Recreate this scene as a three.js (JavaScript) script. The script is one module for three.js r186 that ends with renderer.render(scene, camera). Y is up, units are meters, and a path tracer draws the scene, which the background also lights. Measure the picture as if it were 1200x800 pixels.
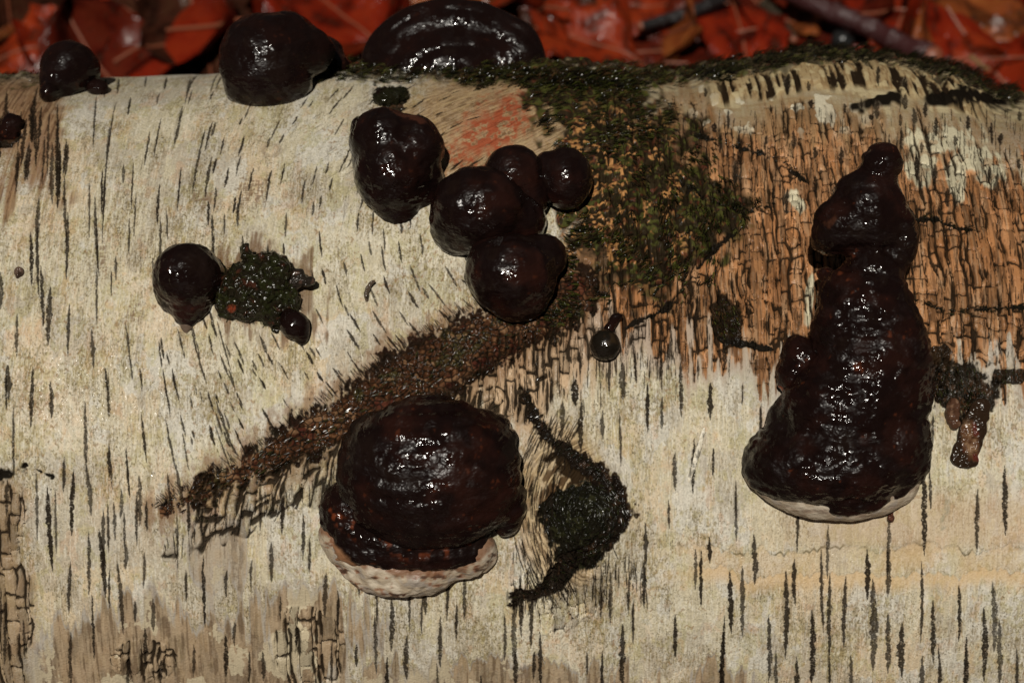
import * as THREE from 'three';
import { mergeGeometries } from 'three/addons/utils/BufferGeometryUtils.js';

// ------------------------------------------------------------------ camera, sky, sun, exposure
const scene = new THREE.Scene();
const renderer = new THREE.WebGLRenderer({ antialias: true });
renderer.toneMapping = THREE.LinearToneMapping;
renderer.toneMappingExposure = 0.88;
renderer.shadowMap.enabled = true;
const W = 1200, H = 800, DEG = Math.PI / 180;
const R = 0.160;                       // radius of the log, metres
const PITCH = 36 * DEG, FOV = 20.6, TH = Math.tan(FOV / 2 * DEG), DIST = 0.82;
const fwd = new THREE.Vector3(0, -Math.sin(PITCH), -Math.cos(PITCH));
const upv = new THREE.Vector3(0, Math.cos(PITCH), -Math.sin(PITCH));
const axisPoint = new THREE.Vector3(0, R, 0);
const eye = axisPoint.clone().addScaledVector(fwd, -DIST).addScaledVector(upv, 0.32 * TH * DIST);
const camera = new THREE.PerspectiveCamera(FOV, W / H, 0.05, 80);
camera.position.copy(eye);
camera.up.set(0, 1, 0);
camera.lookAt(eye.clone().add(fwd));
camera.focus = DIST - R + 0.01;
camera.userData.fStop = 12;
scene.add(camera);

{ // overcast woodland sky: one soft grey, a little lighter overhead
  const w = 64, h = 32, d = new Float32Array(w * h * 4);
  for (let j = 0; j < h; j++) for (let i = 0; i < w; i++) {
    const el = ((j + 0.5) / h - 0.5) * Math.PI, t = Math.max(0, Math.sin(el)), v = 0.2 + 0.12 * t;
    d.set([v * 0.97, v, v * 1.04, 1], (j * w + i) * 4);
  }
  const sky = new THREE.DataTexture(d, w, h, THREE.RGBAFormat, THREE.FloatType);
  sky.mapping = THREE.EquirectangularReflectionMapping;
  sky.magFilter = THREE.LinearFilter;
  sky.needsUpdate = true;
  scene.background = sky;
  scene.environment = sky;
  scene.environmentIntensity = 0.12;
  scene.backgroundIntensity = 0.12;
}
const sunDir = fwd.clone().negate().addScaledVector(upv, Math.tan(13 * DEG)).add(new THREE.Vector3(-Math.tan(6 * DEG), 0, 0)).normalize();
const sun = new THREE.DirectionalLight(new THREE.Color(1, 0.95, 0.86), 4.6);
sun.position.copy(axisPoint).addScaledVector(sunDir, 3);
sun.target.position.copy(axisPoint);
sun.castShadow = true;
sun.shadow.radius = 2.5;
sun.shadow.mapSize.set(4096, 4096);
Object.assign(sun.shadow.camera, { left: -1, right: 1, top: 1, bottom: -1, near: 0.5, far: 8 });
scene.add(sun, sun.target);

// ------------------------------------------------------------------ helpers
let seed = 12345;
const rnd = () => { seed = (seed + 0x6d2b79f5) | 0; let t = Math.imul(seed ^ (seed >>> 15), 1 | seed); t = (t + Math.imul(t ^ (t >>> 7), 61 | t)) ^ t; return ((t ^ (t >>> 14)) >>> 0) / 4294967296; };
const rr = (a, b) => a + (b - a) * rnd();
const PT = new Uint8Array(1024), GV = new Float32Array(256);
for (let i = 0; i < 256; i++) { PT[i] = i; GV[i] = rnd() * 2 - 1; }
for (let i = 255; i > 0; i--) { const j = Math.floor(rnd() * (i + 1)), t = PT[i]; PT[i] = PT[j]; PT[j] = t; }
for (let i = 256; i < 1024; i++) PT[i] = PT[i & 255];
function vn(x, y) {                    // 2-D value noise, -1..1
  const xi = Math.floor(x), yi = Math.floor(y); let u = x - xi, v = y - yi;
  u = u * u * (3 - 2 * u); v = v * v * (3 - 2 * v);
  const a = PT[xi & 255], b = PT[(xi + 1) & 255], y0 = yi & 255, y1 = (yi + 1) & 255;
  const p = GV[PT[a + y0]], q = GV[PT[b + y0]], r = GV[PT[a + y1]], s = GV[PT[b + y1]];
  return (p + (q - p) * u) * (1 - v) + (r + (s - r) * u) * v;
}
function vn3(x, y, z) {
  const zi = Math.floor(z); let w = z - zi; w = w * w * (3 - 2 * w);
  const o = PT[zi & 255], o2 = PT[(zi + 1) & 255];
  return vn(x + o * 7.31, y + o * 3.77) * (1 - w) + vn(x + o2 * 7.31, y + o2 * 3.77) * w;
}
const vr = (x, y) => vn(0.8 * x + 0.6 * y + 3.7, 0.8 * y - 0.6 * x + 8.1);
const fbm = (x, y, n = 3) => { let s = 0, a = 0.6; for (let i = 0; i < n; i++) { s += a * vn(x + i * 17.3, y - i * 9.1); a *= 0.5; const t = (0.78 * x + 0.63 * y) * 2.03; y = (0.78 * y - 0.63 * x) * 2.03; x = t; } return s; };
const fbm3 = (x, y, z, n = 3) => { let s = 0, a = 0.6, f = 1; for (let i = 0; i < n; i++) { s += a * vn3(x * f + i * 17.3, y * f - i * 9.1, z * f + i * 5.7); a *= 0.5; f *= 2.03; } return s; };
const clamp = (x, a = 0, b = 1) => (x < a ? a : x > b ? b : x);
const ss = (a, b, x) => { const t = clamp((x - a) / (b - a)); return t * t * (3 - 2 * t); };
const lerp = (a, b, t) => a + (b - a) * t;
const table = (pts, x) => { if (x <= pts[0][0]) return pts[0][1]; for (let i = 1; i < pts.length; i++) if (x < pts[i][0]) { const t = (x - pts[i - 1][0]) / (pts[i][0] - pts[i - 1][0]); return lerp(pts[i - 1][1], pts[i][1], t * t * (3 - 2 * t)); } return pts[pts.length - 1][1]; };
// distance to a polyline and how far along it (0..1)
function polyDist(pts, x, y) {
  let best = 1e9, along = 0, side = 0;
  for (let i = 0; i + 1 < pts.length; i++) {
    const ax = pts[i][0], ay = pts[i][1], dx = pts[i + 1][0] - ax, dy = pts[i + 1][1] - ay;
    const t = clamp(((x - ax) * dx + (y - ay) * dy) / (dx * dx + dy * dy)), ex = x - ax - t * dx, ey = y - ay - t * dy, d = Math.hypot(ex, ey);
    if (d < best) { best = d; along = (i + t) / (pts.length - 1); side = dx * ey - dy * ex; }
  }
  return [best, along, side];
}
const ell = (x, y, cx, cy, rx, ry, rot = 0) => { const c = Math.cos(rot * DEG), s = Math.sin(rot * DEG), dx = x - cx, dy = y - cy; return Math.hypot((dx * c + dy * s) / rx, (-dx * s + dy * c) / ry); };

const used = new Map();
function numbered(name) { const n = used.get(name) ?? 0; used.set(name, n + 1); return n ? name + '_' + String(n).padStart(3, '0') : name; }
function tag(o, label, category, group, kind) { o.userData.label = label; if (category) o.userData.category = category; if (group) o.userData.group = group; if (kind) o.userData.kind = kind; return o; }
function base(name, pos, label, category, group) { const o = new THREE.Group(); o.name = numbered(name); o.position.copy(pos); scene.add(o); return tag(o, label, category, group); }
function part(name, geo, mat, parent = scene, pos) { const m = new THREE.Mesh(geo, mat); m.name = parent === scene ? numbered(name) : name; m.castShadow = m.receiveShadow = true; if (pos) m.position.copy(pos); parent.add(m); return m; }

// ------------------------------------------------------------------ the log's own coordinates: x along it, b round it (mm, b = 0 faces the slope in front, minus is towards the top)
const TMIN = -98 * DEG, TMAX = 46 * DEG, XW = 236, BMIN = R * 1000 * TMIN, BMAX = R * 1000 * TMAX;
const nrm = (th, out = new THREE.Vector3()) => out.set(0, 0, 0).addScaledVector(fwd, -Math.cos(th)).addScaledVector(upv, -Math.sin(th));
function onLog(x, b, h = 0, out = new THREE.Vector3()) { nrm(b / (R * 1000), out).multiplyScalar(R + h / 1000).add(axisPoint); out.x = x / 1000; return out; }
const ctrF = DIST, ctrU = -0.32 * TH * DIST;      // the axis seen from the eye: forward and up
function ray(X, Y) { return [(X - 600) / 400 * TH, (400 - Y) / 400 * TH]; }
function toChart(X, Y, h = 0) {                   // where the sight line through a photograph point meets the log (or passes it closest)
  const [a, e] = ray(X, Y), rad = R + h / 1000, B = ctrF + e * ctrU, A = 1 + e * e, C = ctrF * ctrF + ctrU * ctrU - rad * rad;
  const disc = B * B - A * C, t = disc > 0 ? (B - Math.sqrt(disc)) / A : B / A;
  const th = Math.atan2(ctrU - t * e, ctrF - t);
  return { x: a * t * 1000, b: th * R * 1000, t, miss: disc <= 0 };
}
function toPhoto(x, b, h = 0) {                   // inverse, for reading the survey of marks below
  const th = b / (R * 1000), rad = R + h / 1000, t = ctrF - rad * Math.cos(th), u = ctrU - rad * Math.sin(th);
  return [600 + x / 1000 / t / TH * 400, 400 - u / t / TH * 400];
}

// ------------------------------------------------------------------ birch bark: relief, colour, wetness
const N = 2048, TX = 2 * XW / N, TB = (BMAX - BMIN) / N;
const HT = new Float32Array(N * N), FINE = new Float32Array(N * N), COL = new Float32Array(N * N * 3), RGH = new Float32Array(N * N), ID = new Int32Array(N * N);
const CRACKDIR = [610, 265];
const ridgeLine = [[665, 345], [565, 398], [480, 445], [392, 496], [298, 546], [188, 600]];
const ridgeLow = [[610, 440], [530, 490], [440, 524], [345, 566], [205, 618]];
const scarLine = [[612, 455], [628, 490], [650, 520], [690, 548], [722, 578], [730, 605], [712, 635], [672, 655], [640, 690], [605, 702]];
const topLine = [[-60, 2], [60, 3], [130, 0], [230, 5], [300, 9], [400, 14], [540, 8], [650, 17], [720, 12], [790, 3], [850, 14], [950, 31], [1020, 28], [1100, 14], [1180, -14], [1300, -30]];
const mossMask = (X, Y, n) => {                  // the moss whorl round the old branch and along the crest
  let d = Math.min(ell(X, Y, 742, 225, 96, 122, -22), ell(X, Y, 690, 122, 84, 50, 16), ell(X, Y, 826, 236, 66, 36, 10), ell(X, Y, 685, 318, 80, 46, -28), ell(X, Y, 650, 92, 120, 17, 4));
  return ss(1.12, 0.8, d + n * 0.45);
};
const crestMask = (X, Y, n) => {
  const yc = table([[-20, 82], [60, 84], [400, 80], [480, 80], [560, 86], [720, 90], [830, 84], [900, 72], [960, 62], [1040, 63], [1110, 80], [1180, 110]], X);
  const strong = X < 60 ? 0.8 : X < 330 ? 0 : X < 720 ? 1 : 0.9;
  return strong * ss(18, 6, Math.abs(Y - yc) + n * 9);
};
function macro(x, b) {                            // broad shape in mm
  const [X, Y] = toPhoto(x, b), th = b / (R * 1000);
  let h = fbm(x / 90, b / 70, 2) * 2.2;
  h += table(topLine, X) * 0.36 * ss(-0.75, -1.2, th) * ss(-2.2, -1.5, th);
  const w = ell(X, Y, 720, 230, 190, 150, 0); h += 5 * Math.exp(-w * w * 1.4);
  const e = ell(X, Y, 662, 262, 62, 50, 0); h -= 3 * Math.exp(-e * e * 1.6);
  const s = ell(X, Y, 684, 598, 70, 84, 0); h += 9.5 * Math.exp(-s * s * 1.7);
  const [rd, al] = polyDist(ridgeLine, X, Y); h += 1.6 * (1 - 0.8 * al) * Math.exp(-Math.pow(rd / lerp(52, 30, al), 2));
  const k = ell(X, Y, 306, 345, 70, 52, 0); h += 3.2 * Math.exp(-k * k * 1.5);
  const f1 = ell(X, Y, 1000, 400, 110, 170, 0); h += 2.4 * Math.exp(-f1 * f1);
  const u = ell(X, Y, 545, 140, 90, 60, -30); h += 3 * Math.exp(-u * u);
  return h;
}
// coarse table of the broad shape, read back by interpolation
const MN = 300, MAC = new Float32Array((MN + 1) * (MN + 1));
for (let j = 0; j <= MN; j++) for (let i = 0; i <= MN; i++) MAC[j * (MN + 1) + i] = macro(-XW + 2 * XW * i / MN, BMIN + (BMAX - BMIN) * j / MN);
function bil(A, n, fx, fy) {
  fx = clamp(fx, 0, n - 1.001); fy = clamp(fy, 0, n - 1.001);
  const i = Math.floor(fx), j = Math.floor(fy), u = fx - i, v = fy - j, o = j * n + i;
  return (A[o] * (1 - u) + A[o + 1] * u) * (1 - v) + (A[o + n] * (1 - u) + A[o + n + 1] * u) * v;
}
const macroAt = (x, b) => bil(MAC, MN + 1, (x + XW) / (2 * XW) * MN, (b - BMIN) / (BMAX - BMIN) * MN);
const heightAt = (x, b) => bil(HT, N, (x + XW) / TX - 0.5, (b - BMIN) / TB - 0.5);
function hit(X, Y) { let h = 0, c; for (let i = 0; i < 5; i++) { c = toChart(X, Y, h); h = lerp(h, heightAt(c.x, c.b), 0.8); } c.h = h; return c; }

// Worley cells: nearest, second nearest, the cell's own number
const cellX = (i, j) => (PT[(PT[i & 255] + (j & 255)) & 1023] / 255);
const cellY = (i, j) => (PT[(PT[(i + 91) & 255] + ((j + 37) & 255)) & 1023] / 255);
const wo = [0, 0, 0, 0];
function worley(x, y) {
  const xi = Math.floor(x), yi = Math.floor(y); let f1 = 9, f2 = 9, id = 0;
  for (let j = yi - 1; j <= yi + 1; j++) for (let i = xi - 1; i <= xi + 1; i++) {
    const dx = i + 0.12 + 0.76 * cellX(i, j) - x, dy = j + 0.12 + 0.76 * cellY(i, j) - y, d = Math.hypot(dx, dy);
    if (d < f1) { f2 = f1; f1 = d; id = (i & 1023) * 1024 + (j & 1023); } else if (d < f2) f2 = d;
  }
  wo[0] = f1; wo[1] = f2; wo[2] = id; wo[3] = f2 - f1;
}
// split columns: long upright plates broken across at uneven heights
function blocks(x, y, sx, sy) {
  const edge = (i) => (i + (cellX(i, 5) - 0.5) * 0.95) * sx; let i = Math.floor(x / sx); if (x < edge(i)) i--; else if (x >= edge(i + 1)) i++;
  const hh = sy * (0.45 + 1.1 * cellX(i, 3)), yy = y + cellY(i, 7) * 60, cut = (j) => (j + (cellX(i + 31, j) - 0.5) * 0.7) * hh; let j = Math.floor(yy / hh); if (yy < cut(j)) j--; else if (yy >= cut(j + 1)) j++;
  const a = Math.min(x - edge(i), edge(i + 1) - x), b = Math.min(yy - cut(j), cut(j + 1) - yy), k = Math.max(0, 0.8 - Math.abs(a - b)) / 0.8;
  wo[2] = (i & 1023) * 1024 + (j & 1023);
  // each joint opens and closes along its length; many cross joints never opened
  const li = x - edge(i) < edge(i + 1) - x ? i : i + 1, lj = yy - cut(j) < cut(j + 1) - yy ? j : j + 1, va = 0.25 + 1.1 * ss(-0.35, 0.35, vn(li * 7.7, y / 6)), vb = cellX(i + 57, lj + 3) > 0.38 ? 1.1 : 0.15;
  return Math.min(a / va, b / vb) - k * k * 0.2 + 0.05;
}
const mix3 = (c, r, g, b, t) => { c[0] += (r - c[0]) * t; c[1] += (g - c[1]) * t; c[2] += (b - c[2]) * t; };
const plateKeys = new Map(), plateArea = [];
const PLATE0 = 100000;
for (let j = 0; j < N; j++) {
  const b = BMIN + (j + 0.5) * TB, c = [0, 0, 0];
  for (let i = 0; i < N; i++) {
    const x = -XW + (i + 0.5) * TX, o = j * N + i;
    const [X, Y] = toPhoto(x, b, macroAt(x, b));
    const n1 = fbm(x / 26, b / 30, 3), n2 = fbm(x / 9 + 40, b / 14, 3), n3 = vn(x / 2.6, b / 3.4), st = vn(x / 0.55, b / 5.5 + 9), fineg = vn(x / 0.42, b / 0.5);
    const streak = fbm(x / 2.2 + 7, b / 26, 3);
    let h = 0, fine = st * 0.05 + fineg * 0.07 + n3 * 0.04, rough = 0.66 + n3 * 0.08; { const wz = Math.max(ss(1.1, 0.5, ell(X, Y, 110, 455, 130, 75)), ss(1.1, 0.4, ell(X, Y, 375, 420, 26, 22)), ss(1.1, 0.5, ell(X, Y, 930, 665, 110, 26)), ss(1.1, 0.5, ell(X, Y, 40, 600, 60, 40))) * ss(0.3, 0.6, vn(x / 0.7 + 71, b / 0.9)); if (wz > 0) { rough = lerp(rough, 0.16, wz); fine += wz * vn(x / 0.5 + 9, b / 0.5) * 0.14; } }
    // pale outer bark: cream, grey-white and peach patches, algae and dirt specks
    const grit = fbm(x / 1.5 + 11, b / 2.1, 3), peel = fbm(x / 13 + 60, b / 17 + 5, 4) + streak * 0.22 + grit * 0.12, peel2 = fbm(x / 19 + 160, b / 22 + 45, 4) + streak * 0.3 + grit * 0.1;
    c[0] = 0.425; c[1] = 0.375; c[2] = 0.265;
    mix3(c, 0.51, 0.47, 0.375, ss(-0.1, 0.45, n1 + grit * 0.4 + streak * 0.4) * 0.6);
    mix3(c, 0.50, 0.345, 0.21, ss(0.08, 0.5, fbm(x / 34 + 90, b / 40 + 13, 3) + streak * 0.25 + grit * 0.3) * 0.36);
    { const k = ss(0.16, 0.2, peel) * 0.8; mix3(c, 0.455, 0.43, 0.37, k); h += k * 0.1; const e = ss(0.03, 0.0, Math.abs(peel - 0.165)) * ss(0, 0.4, n2); mix3(c, 0.22, 0.18, 0.11, e * 0.5); }
    { const k = ss(0.22, 0.27, peel2) * 0.65; mix3(c, 0.33, 0.29, 0.225, k); h -= k * 0.12; }
    mix3(c, 0.27, 0.215, 0.135, ss(0.0, 0.6, n2 * 0.7 + grit * 0.7 + streak * 0.3) * 0.5);
    mix3(c, 0.28, 0.25, 0.09, ss(0.12, 0.5, fbm(x / 6 + 3, b / 7 + 77, 3) + n1 * 0.3 + grit * 0.7) * 0.38);
    mix3(c, 0.40, 0.19, 0.085, ss(0.3, 0.6, fbm(x / 5 + 43, b / 8 + 7, 3) + grit * 0.4) * 0.22);
    mix3(c, 0.19, 0.15, 0.095, ss(0.25, 0.6, vn(x / 0.4 + 400, b / 7) + 0.35 * grit) * ss(-0.2, 0.4, n2) * 0.45); mix3(c, 0.53, 0.49, 0.40, ss(0.35, 0.65, vn(x / 0.5 + 500, b / 6) + 0.35 * n2) * 0.4);
    { const d = vr(x / 0.55 + 31, b / 1.0) + 0.5 * n2 + 0.3 * n1; mix3(c, 0.17, 0.125, 0.04, ss(0.5, 0.85, d) * 0.55); const d2 = vr(x / 0.42 + 131, b / 0.5) + n2 * 0.2; mix3(c, 0.045, 0.034, 0.018, ss(0.78, 0.95, d2) * 0.75); const d3 = vr(x / 1.1 + 231, b / 1.3) + 0.4 * n1; mix3(c, 0.20, 0.11, 0.045, ss(0.8, 1.0, d3) * 0.6); }
    { const d4 = vr(x / 0.36 + 331, b / 0.6) + 0.25 * n2 + 0.2 * grit; mix3(c, 0.10, 0.08, 0.04, ss(0.55, 0.85, d4) * 0.6); const d5 = vr(x / 0.34 + 431, b / 1.6) + 0.2 * n3; mix3(c, 0.56, 0.53, 0.45, ss(0.5, 0.8, d5) * 0.45); const d6 = vn(x / 0.3 + 531, b / 4) + 0.3 * n2; mix3(c, 0.16, 0.13, 0.08, ss(0.55, 0.8, d6) * 0.4); }
    const br = 1 + st * 0.08 + fineg * 0.16 + grit * 0.07; c[0] *= br; c[1] *= br; c[2] *= br;
    const rag = streak * 34 + n2 * 18;            // torn, streaky edges of worn zones
    // peeled layer edges low on the right
    if (X > 700 && Y > 560) {
      const e1 = Y - (642 + 9 * vn(x / 11, 3.3) + 5 * vn(x / 3.7, 8) + 3 * vn(x / 1.3, 5) + 2 * grit - (X - 1000) * -0.02), e2 = Y - (672 + 8 * vn(x / 12, 5.1) + 4 * vn(x / 3.1, 1) + 3 * vn(x / 1.1, 2));
      const on = ss(760, 840, X + n2 * 40);
      mix3(c, 0.50, 0.36, 0.20, (0.55 + 0.45 * n2) * on * ss(-1, 3, e1) * ss(46, 20, e1) * 0.75);
      mix3(c, 0.52, 0.36, 0.19, on * ss(-1, 2, e2) * ss(26, 6, e2) * 0.6);
      mix3(c, 0.10, 0.075, 0.03, on * ss(2.2, 0.4, Math.abs(e1)) * ss(0, 0.4, vn(x / 5, 9)) * 0.7);
      h += on * (0.28 * ss(1, -1, e1) + 0.2 * ss(1, -1, e2));
      const wet = ss(560, 640, Y) * ss(660, 640, Y); rough -= 0.1 * wet;
      mix3(c, 0.42, 0.30, 0.185, ss(560, 600, Y) * ss(650, 630, Y) * ss(860, 1000, X) * 0.5);
    }
    // worn grey-brown zones low on the left and at the foot
    {
      const m = Math.max(ss(18, -18, 706 - Y + rag * 1.3 + Math.abs(X - 190) * 0.25) * ss(420, 330, X + n2 * 30) * ss(20, 60, X), ss(1.2, 0.75, ell(X, Y, 360, 745, 70, 60) + streak * 0.6),
        ss(1.15, 0.8, ell(X, Y, 560, 800, 170, 26) + streak * 0.9) * 0.9, ss(1.15, 0.8, ell(X, Y, 840, 800, 40, 26) + streak * 0.8) * 0.9, ss(1.2, 0.7, ell(X, Y, 250, 650, 40, 46) + streak * 0.7) * 0.7);
      { const g = 0.75 + 0.55 * ss(-0.4, 0.4, fbm(x / 5 + 5, b / 13 + 8, 3) + st * 0.2); mix3(c, 0.205 * g, 0.14 * g, 0.082 * g, m * 0.85); } mix3(c, 0.30, 0.275, 0.24, ss(0.1, 0.45, m) * ss(0.85, 0.5, m) * 0.8); mix3(c, 0.10, 0.065, 0.038, m * ss(0.15, 0.5, vn(x / 0.7 + 270, b / 9) + grit * 0.6) * 0.65); mix3(c, 0.33, 0.25, 0.16, m * ss(0.2, 0.5, vn(x / 0.9 + 370, b / 7) + grit * 0.5) * 0.55); mix3(c, 0.42, 0.36, 0.245, m * ss(0.26, 0.3, peel + n2 * 0.3 + grit * 0.1) * 0.8); h -= 0.35 * m; fine += m * (st * 0.1 + n3 * 0.08);
    }
    // tan, fissured zone under the ridge
    const tan = ss(14, -26, Y - table([[540, 480], [600, 520], [660, 470], [740, 432], [820, 446], [900, 440]], X) + rag) * ss(25, -10, table([[560, 430], [600, 400], [680, 355], [800, 300]], X) - Y + n2 * 8) * ss(520, 560, X) * ss(960, 860, X);
    { const wy = ss(440, 360, Y + n2 * 20); mix3(c, lerp(0.37, 0.34, wy), lerp(0.25, 0.195, wy), lerp(0.15, 0.095, wy), tan * 0.9); } fine += tan * st * 0.09;
    // brown inner bark on the right
    const low = table([[740, 395], [800, 408], [850, 418], [900, 430], [1000, 445], [1080, 430], [1130, 440], [1200, 436], [1260, 436]], X), high = table([[680, 110], [780, 128], [850, 136], [950, 140], [1010, 150], [1060, 158], [1140, 182], [1200, 196], [1300, 200]], X);
    const brown = ss(10, -10, Y - low + rag * 2.1 + n3 * 8 + grit * 8) * ss(-16, 14, Y - high + rag * 1.1) * ss(650, 730, X + n2 * 20);
    { const q = 0.75 + 0.5 * ss(-0.5, 0.5, fbm(x / 12 + 5, b / 20, 3)); mix3(c, 0.30 * q, 0.138 * q, 0.055 * q, brown * 0.95); mix3(c, 0.30, 0.125, 0.045, brown * ss(0.15, 0.5, fbm(x / 14, b / 22 + 50, 2)) * 0.5); mix3(c, 0.34, 0.22, 0.125, brown * ss(0.1, 0.5, vn(x / 1.0 + 70, b / 12) + grit * 0.4) * 0.45); mix3(c, 0.075, 0.036, 0.017, brown * ss(0.15, 0.5, vn(x / 0.7 + 170, b / 8) + grit * 0.5) * 0.6); }
    fine += brown * (st * 0.16 + vn(x / 0.9, b / 9) * 0.1); rough -= brown * 0.1; h -= brown * 0.25;
    { const halo = ss(46, 6, Math.abs(Y - low - 6 + rag * 1.2)) * ss(640, 720, X); mix3(c, 0.30, 0.26, 0.22, halo * (1 - brown) * 0.6); }
    // grey-tan weathered top on the right, with brown worn belt below
    {
      const m = ss(700, 780, X + n2 * 30) * ss(140, 116, Y - (X - 900) * 0.07 + n2 * 14 + rag * 0.5); mix3(c, 0.25, 0.195, 0.112, m * 0.85); mix3(c, 0.24, 0.17, 0.085, m * ss(0.0, 0.5, vn(x / 9, b / 1.6) + grit * 0.4) * 0.6); mix3(c, 0.44, 0.37, 0.22, m * ss(0.2, 0.5, vn(x / 12 + 9, b / 5) + grit * 0.3) * 0.6);
      const belt = ss(740, 800, X) * ss(1.0, 0.2, Math.abs(Y - (136 + (X - 850) * 0.09) + rag * 0.8) / 34); mix3(c, 0.20, 0.122, 0.058, belt * 0.75);
      const wh = Math.min(ell(X, Y, 1080, 192, 17, 22), ell(X, Y, 1122, 204, 13, 28), ell(X, Y, 1160, 205, 14, 18), ell(X, Y, 1100, 165, 44, 14), ell(X, Y, 1140, 186, 26, 14), ell(X, Y, 935, 236, 16, 9, 40), ell(X, Y, 948, 350, 5, 26, 8));
      const w2 = ss(1.25, 0.85, wh + streak * 0.55 + n3 * 0.25); mix3(c, 0.43, 0.385, 0.265, w2); mix3(c, 0.27, 0.18, 0.10, w2 * ss(0.1, 0.45, n3 * 0.7 + grit * 0.6) * 0.7); h += w2 * 0.45;
      const chips = ss(0.34, 0.42, vn(x / 4.4 + 60, b / 6) + n3 * 0.25 + grit * 0.2) * ss(790, 840, X) * ss(1040, 960, X) * ss(88, 98, Y) * ss(168, 140, Y); mix3(c, 0.48, 0.44, 0.33, chips * 0.8); h += chips * 0.3;
    }
    // worn brown with red-brown streaks at the upper left end, strip on the lower left
    {
      const m = ss(84, 52, X + n2 * 24 + n3 * 6) * ss(84, 100, Y) * ss(262, 170, Y + rag * 2.4); mix3(c, 0.18, 0.095, 0.045, m * 0.9); mix3(c, 0.07, 0.035, 0.018, m * ss(0.1, 0.5, vn(x / 0.6, b / 10) + grit * 0.5) * 0.7); mix3(c, 0.30, 0.20, 0.11, m * ss(0.2, 0.5, vn(x / 0.8 + 40, b / 8) + grit * 0.4) * 0.5); h -= m * 0.3;
      const s = ss(44, 18, X + n2 * 16) * ss(545, 575, Y); mix3(c, 0.19, 0.125, 0.07, s * 0.8); fine += s * st * 0.1;
      const g = ss(2, -2, Math.hypot((X - 2) / 3, (Y - 556 + X * 0.25) / 1.1) - 6.5 + n3 * 3 + vn(x / 0.9, b / 0.9) * 2); mix3(c, 0.008, 0.006, 0.004, g); h -= g * 1.2;
    }
    // rusty red stain beside the cluster
    {
      const t = ss(1.25, 0.7, ell(X, Y, 575, 140, 128, 70, -10) + n2 * 0.3); mix3(c, 0.27, 0.165, 0.075, t * 0.8); mix3(c, 0.10, 0.055, 0.025, t * ss(0.15, 0.5, vn((x * 0.8 - b * 0.6) / 5, (x * 0.6 + b * 0.8) / 0.5) + grit * 0.5) * 0.6); mix3(c, 0.38, 0.28, 0.15, t * ss(0.2, 0.5, vn((x * 0.8 - b * 0.6) / 6 + 50, (x * 0.6 + b * 0.8) / 0.6) + grit * 0.4) * 0.5);
      const m = ss(1.15, 0.45, ell(X, Y, 574, 152, 80, 36, -40) + n3 * 0.3 + n2 * 0.4); mix3(c, 0.26, 0.05, 0.02, m * ss(-0.6, 0.25, grit + n3 * 0.4 + n2 * 0.6) * 0.9); mix3(c, 0.12, 0.05, 0.02, m * ss(0.2, 0.5, -grit - n2 * 0.5) * 0.7);
      fine += t * 0.12 * vn((x * 0.8 - b * 0.6) / 4, (x * 0.6 + b * 0.8) / 0.5); rough -= 0.15 * m;
    }
    // moss whorl: dark matted ground, ridged in rings, with bare tan patches
    const mm = Math.max(mossMask(X, Y, n2 + n3 * 0.4), crestMask(X, Y, n2 + n3 * 0.6));
    if (mm > 0) {
      const rad = ell(X, Y, 668, 240, 1, 0.9), ring = Math.sin(rad / 5.2 + n2 * 3.5 + n1 * 3), swirl = vn(rad / 4.5, Math.atan2(Y - 240, X - 668) * 10 + n3 * 0.6) * 0.7 + vn(x / 1.1 + 9, b / 1.1) * 0.5, bare = ss(0.02, 0.3, fbm(x / 5 + 20, b / 5.5, 2) * 0.7 + swirl * 0.55 + ring * 0.12 - 0.05) * ss(80, 96, Y) * (ss(1.2, 0.8, ell(X, Y, 715, 235, 105, 110)));
      mix3(c, 0.020, 0.014, 0.007, mm); mix3(c, 0.36, 0.175, 0.062, bare * mm * ss(-0.3, 0.3, vn(x / 1.2 + 5, b / 1.2) + grit * 0.4) * 0.95); mix3(c, 0.08, 0.022, 0.012, mm * ss(0.45, 0.7, vn(x / 1.4 + 9, b / 1.4) + swirl * 0.3) * 0.6); mix3(c, 0.06, 0.065, 0.014, mm * (1 - bare) * ss(0.05, 0.4, fbm(x / 2.2 + 2, b / 2.2 + 5, 2) + swirl * 0.3) * 0.6);
      h += ss(0.3, 1, mm) * ss(112, 92, Y) * (1.6 * vn(x / 4.5, b / 7) + 0.9 * vn(x / 2, b / 3) + 1); h += mm * (ring * 0.7 + n3 * 0.5 + vn(x / 1.3, b / 1.3) * 0.35 + bare * 0.5); rough = lerp(rough, bare > 0.5 ? 0.3 : 0.55, mm);
    }
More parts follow.
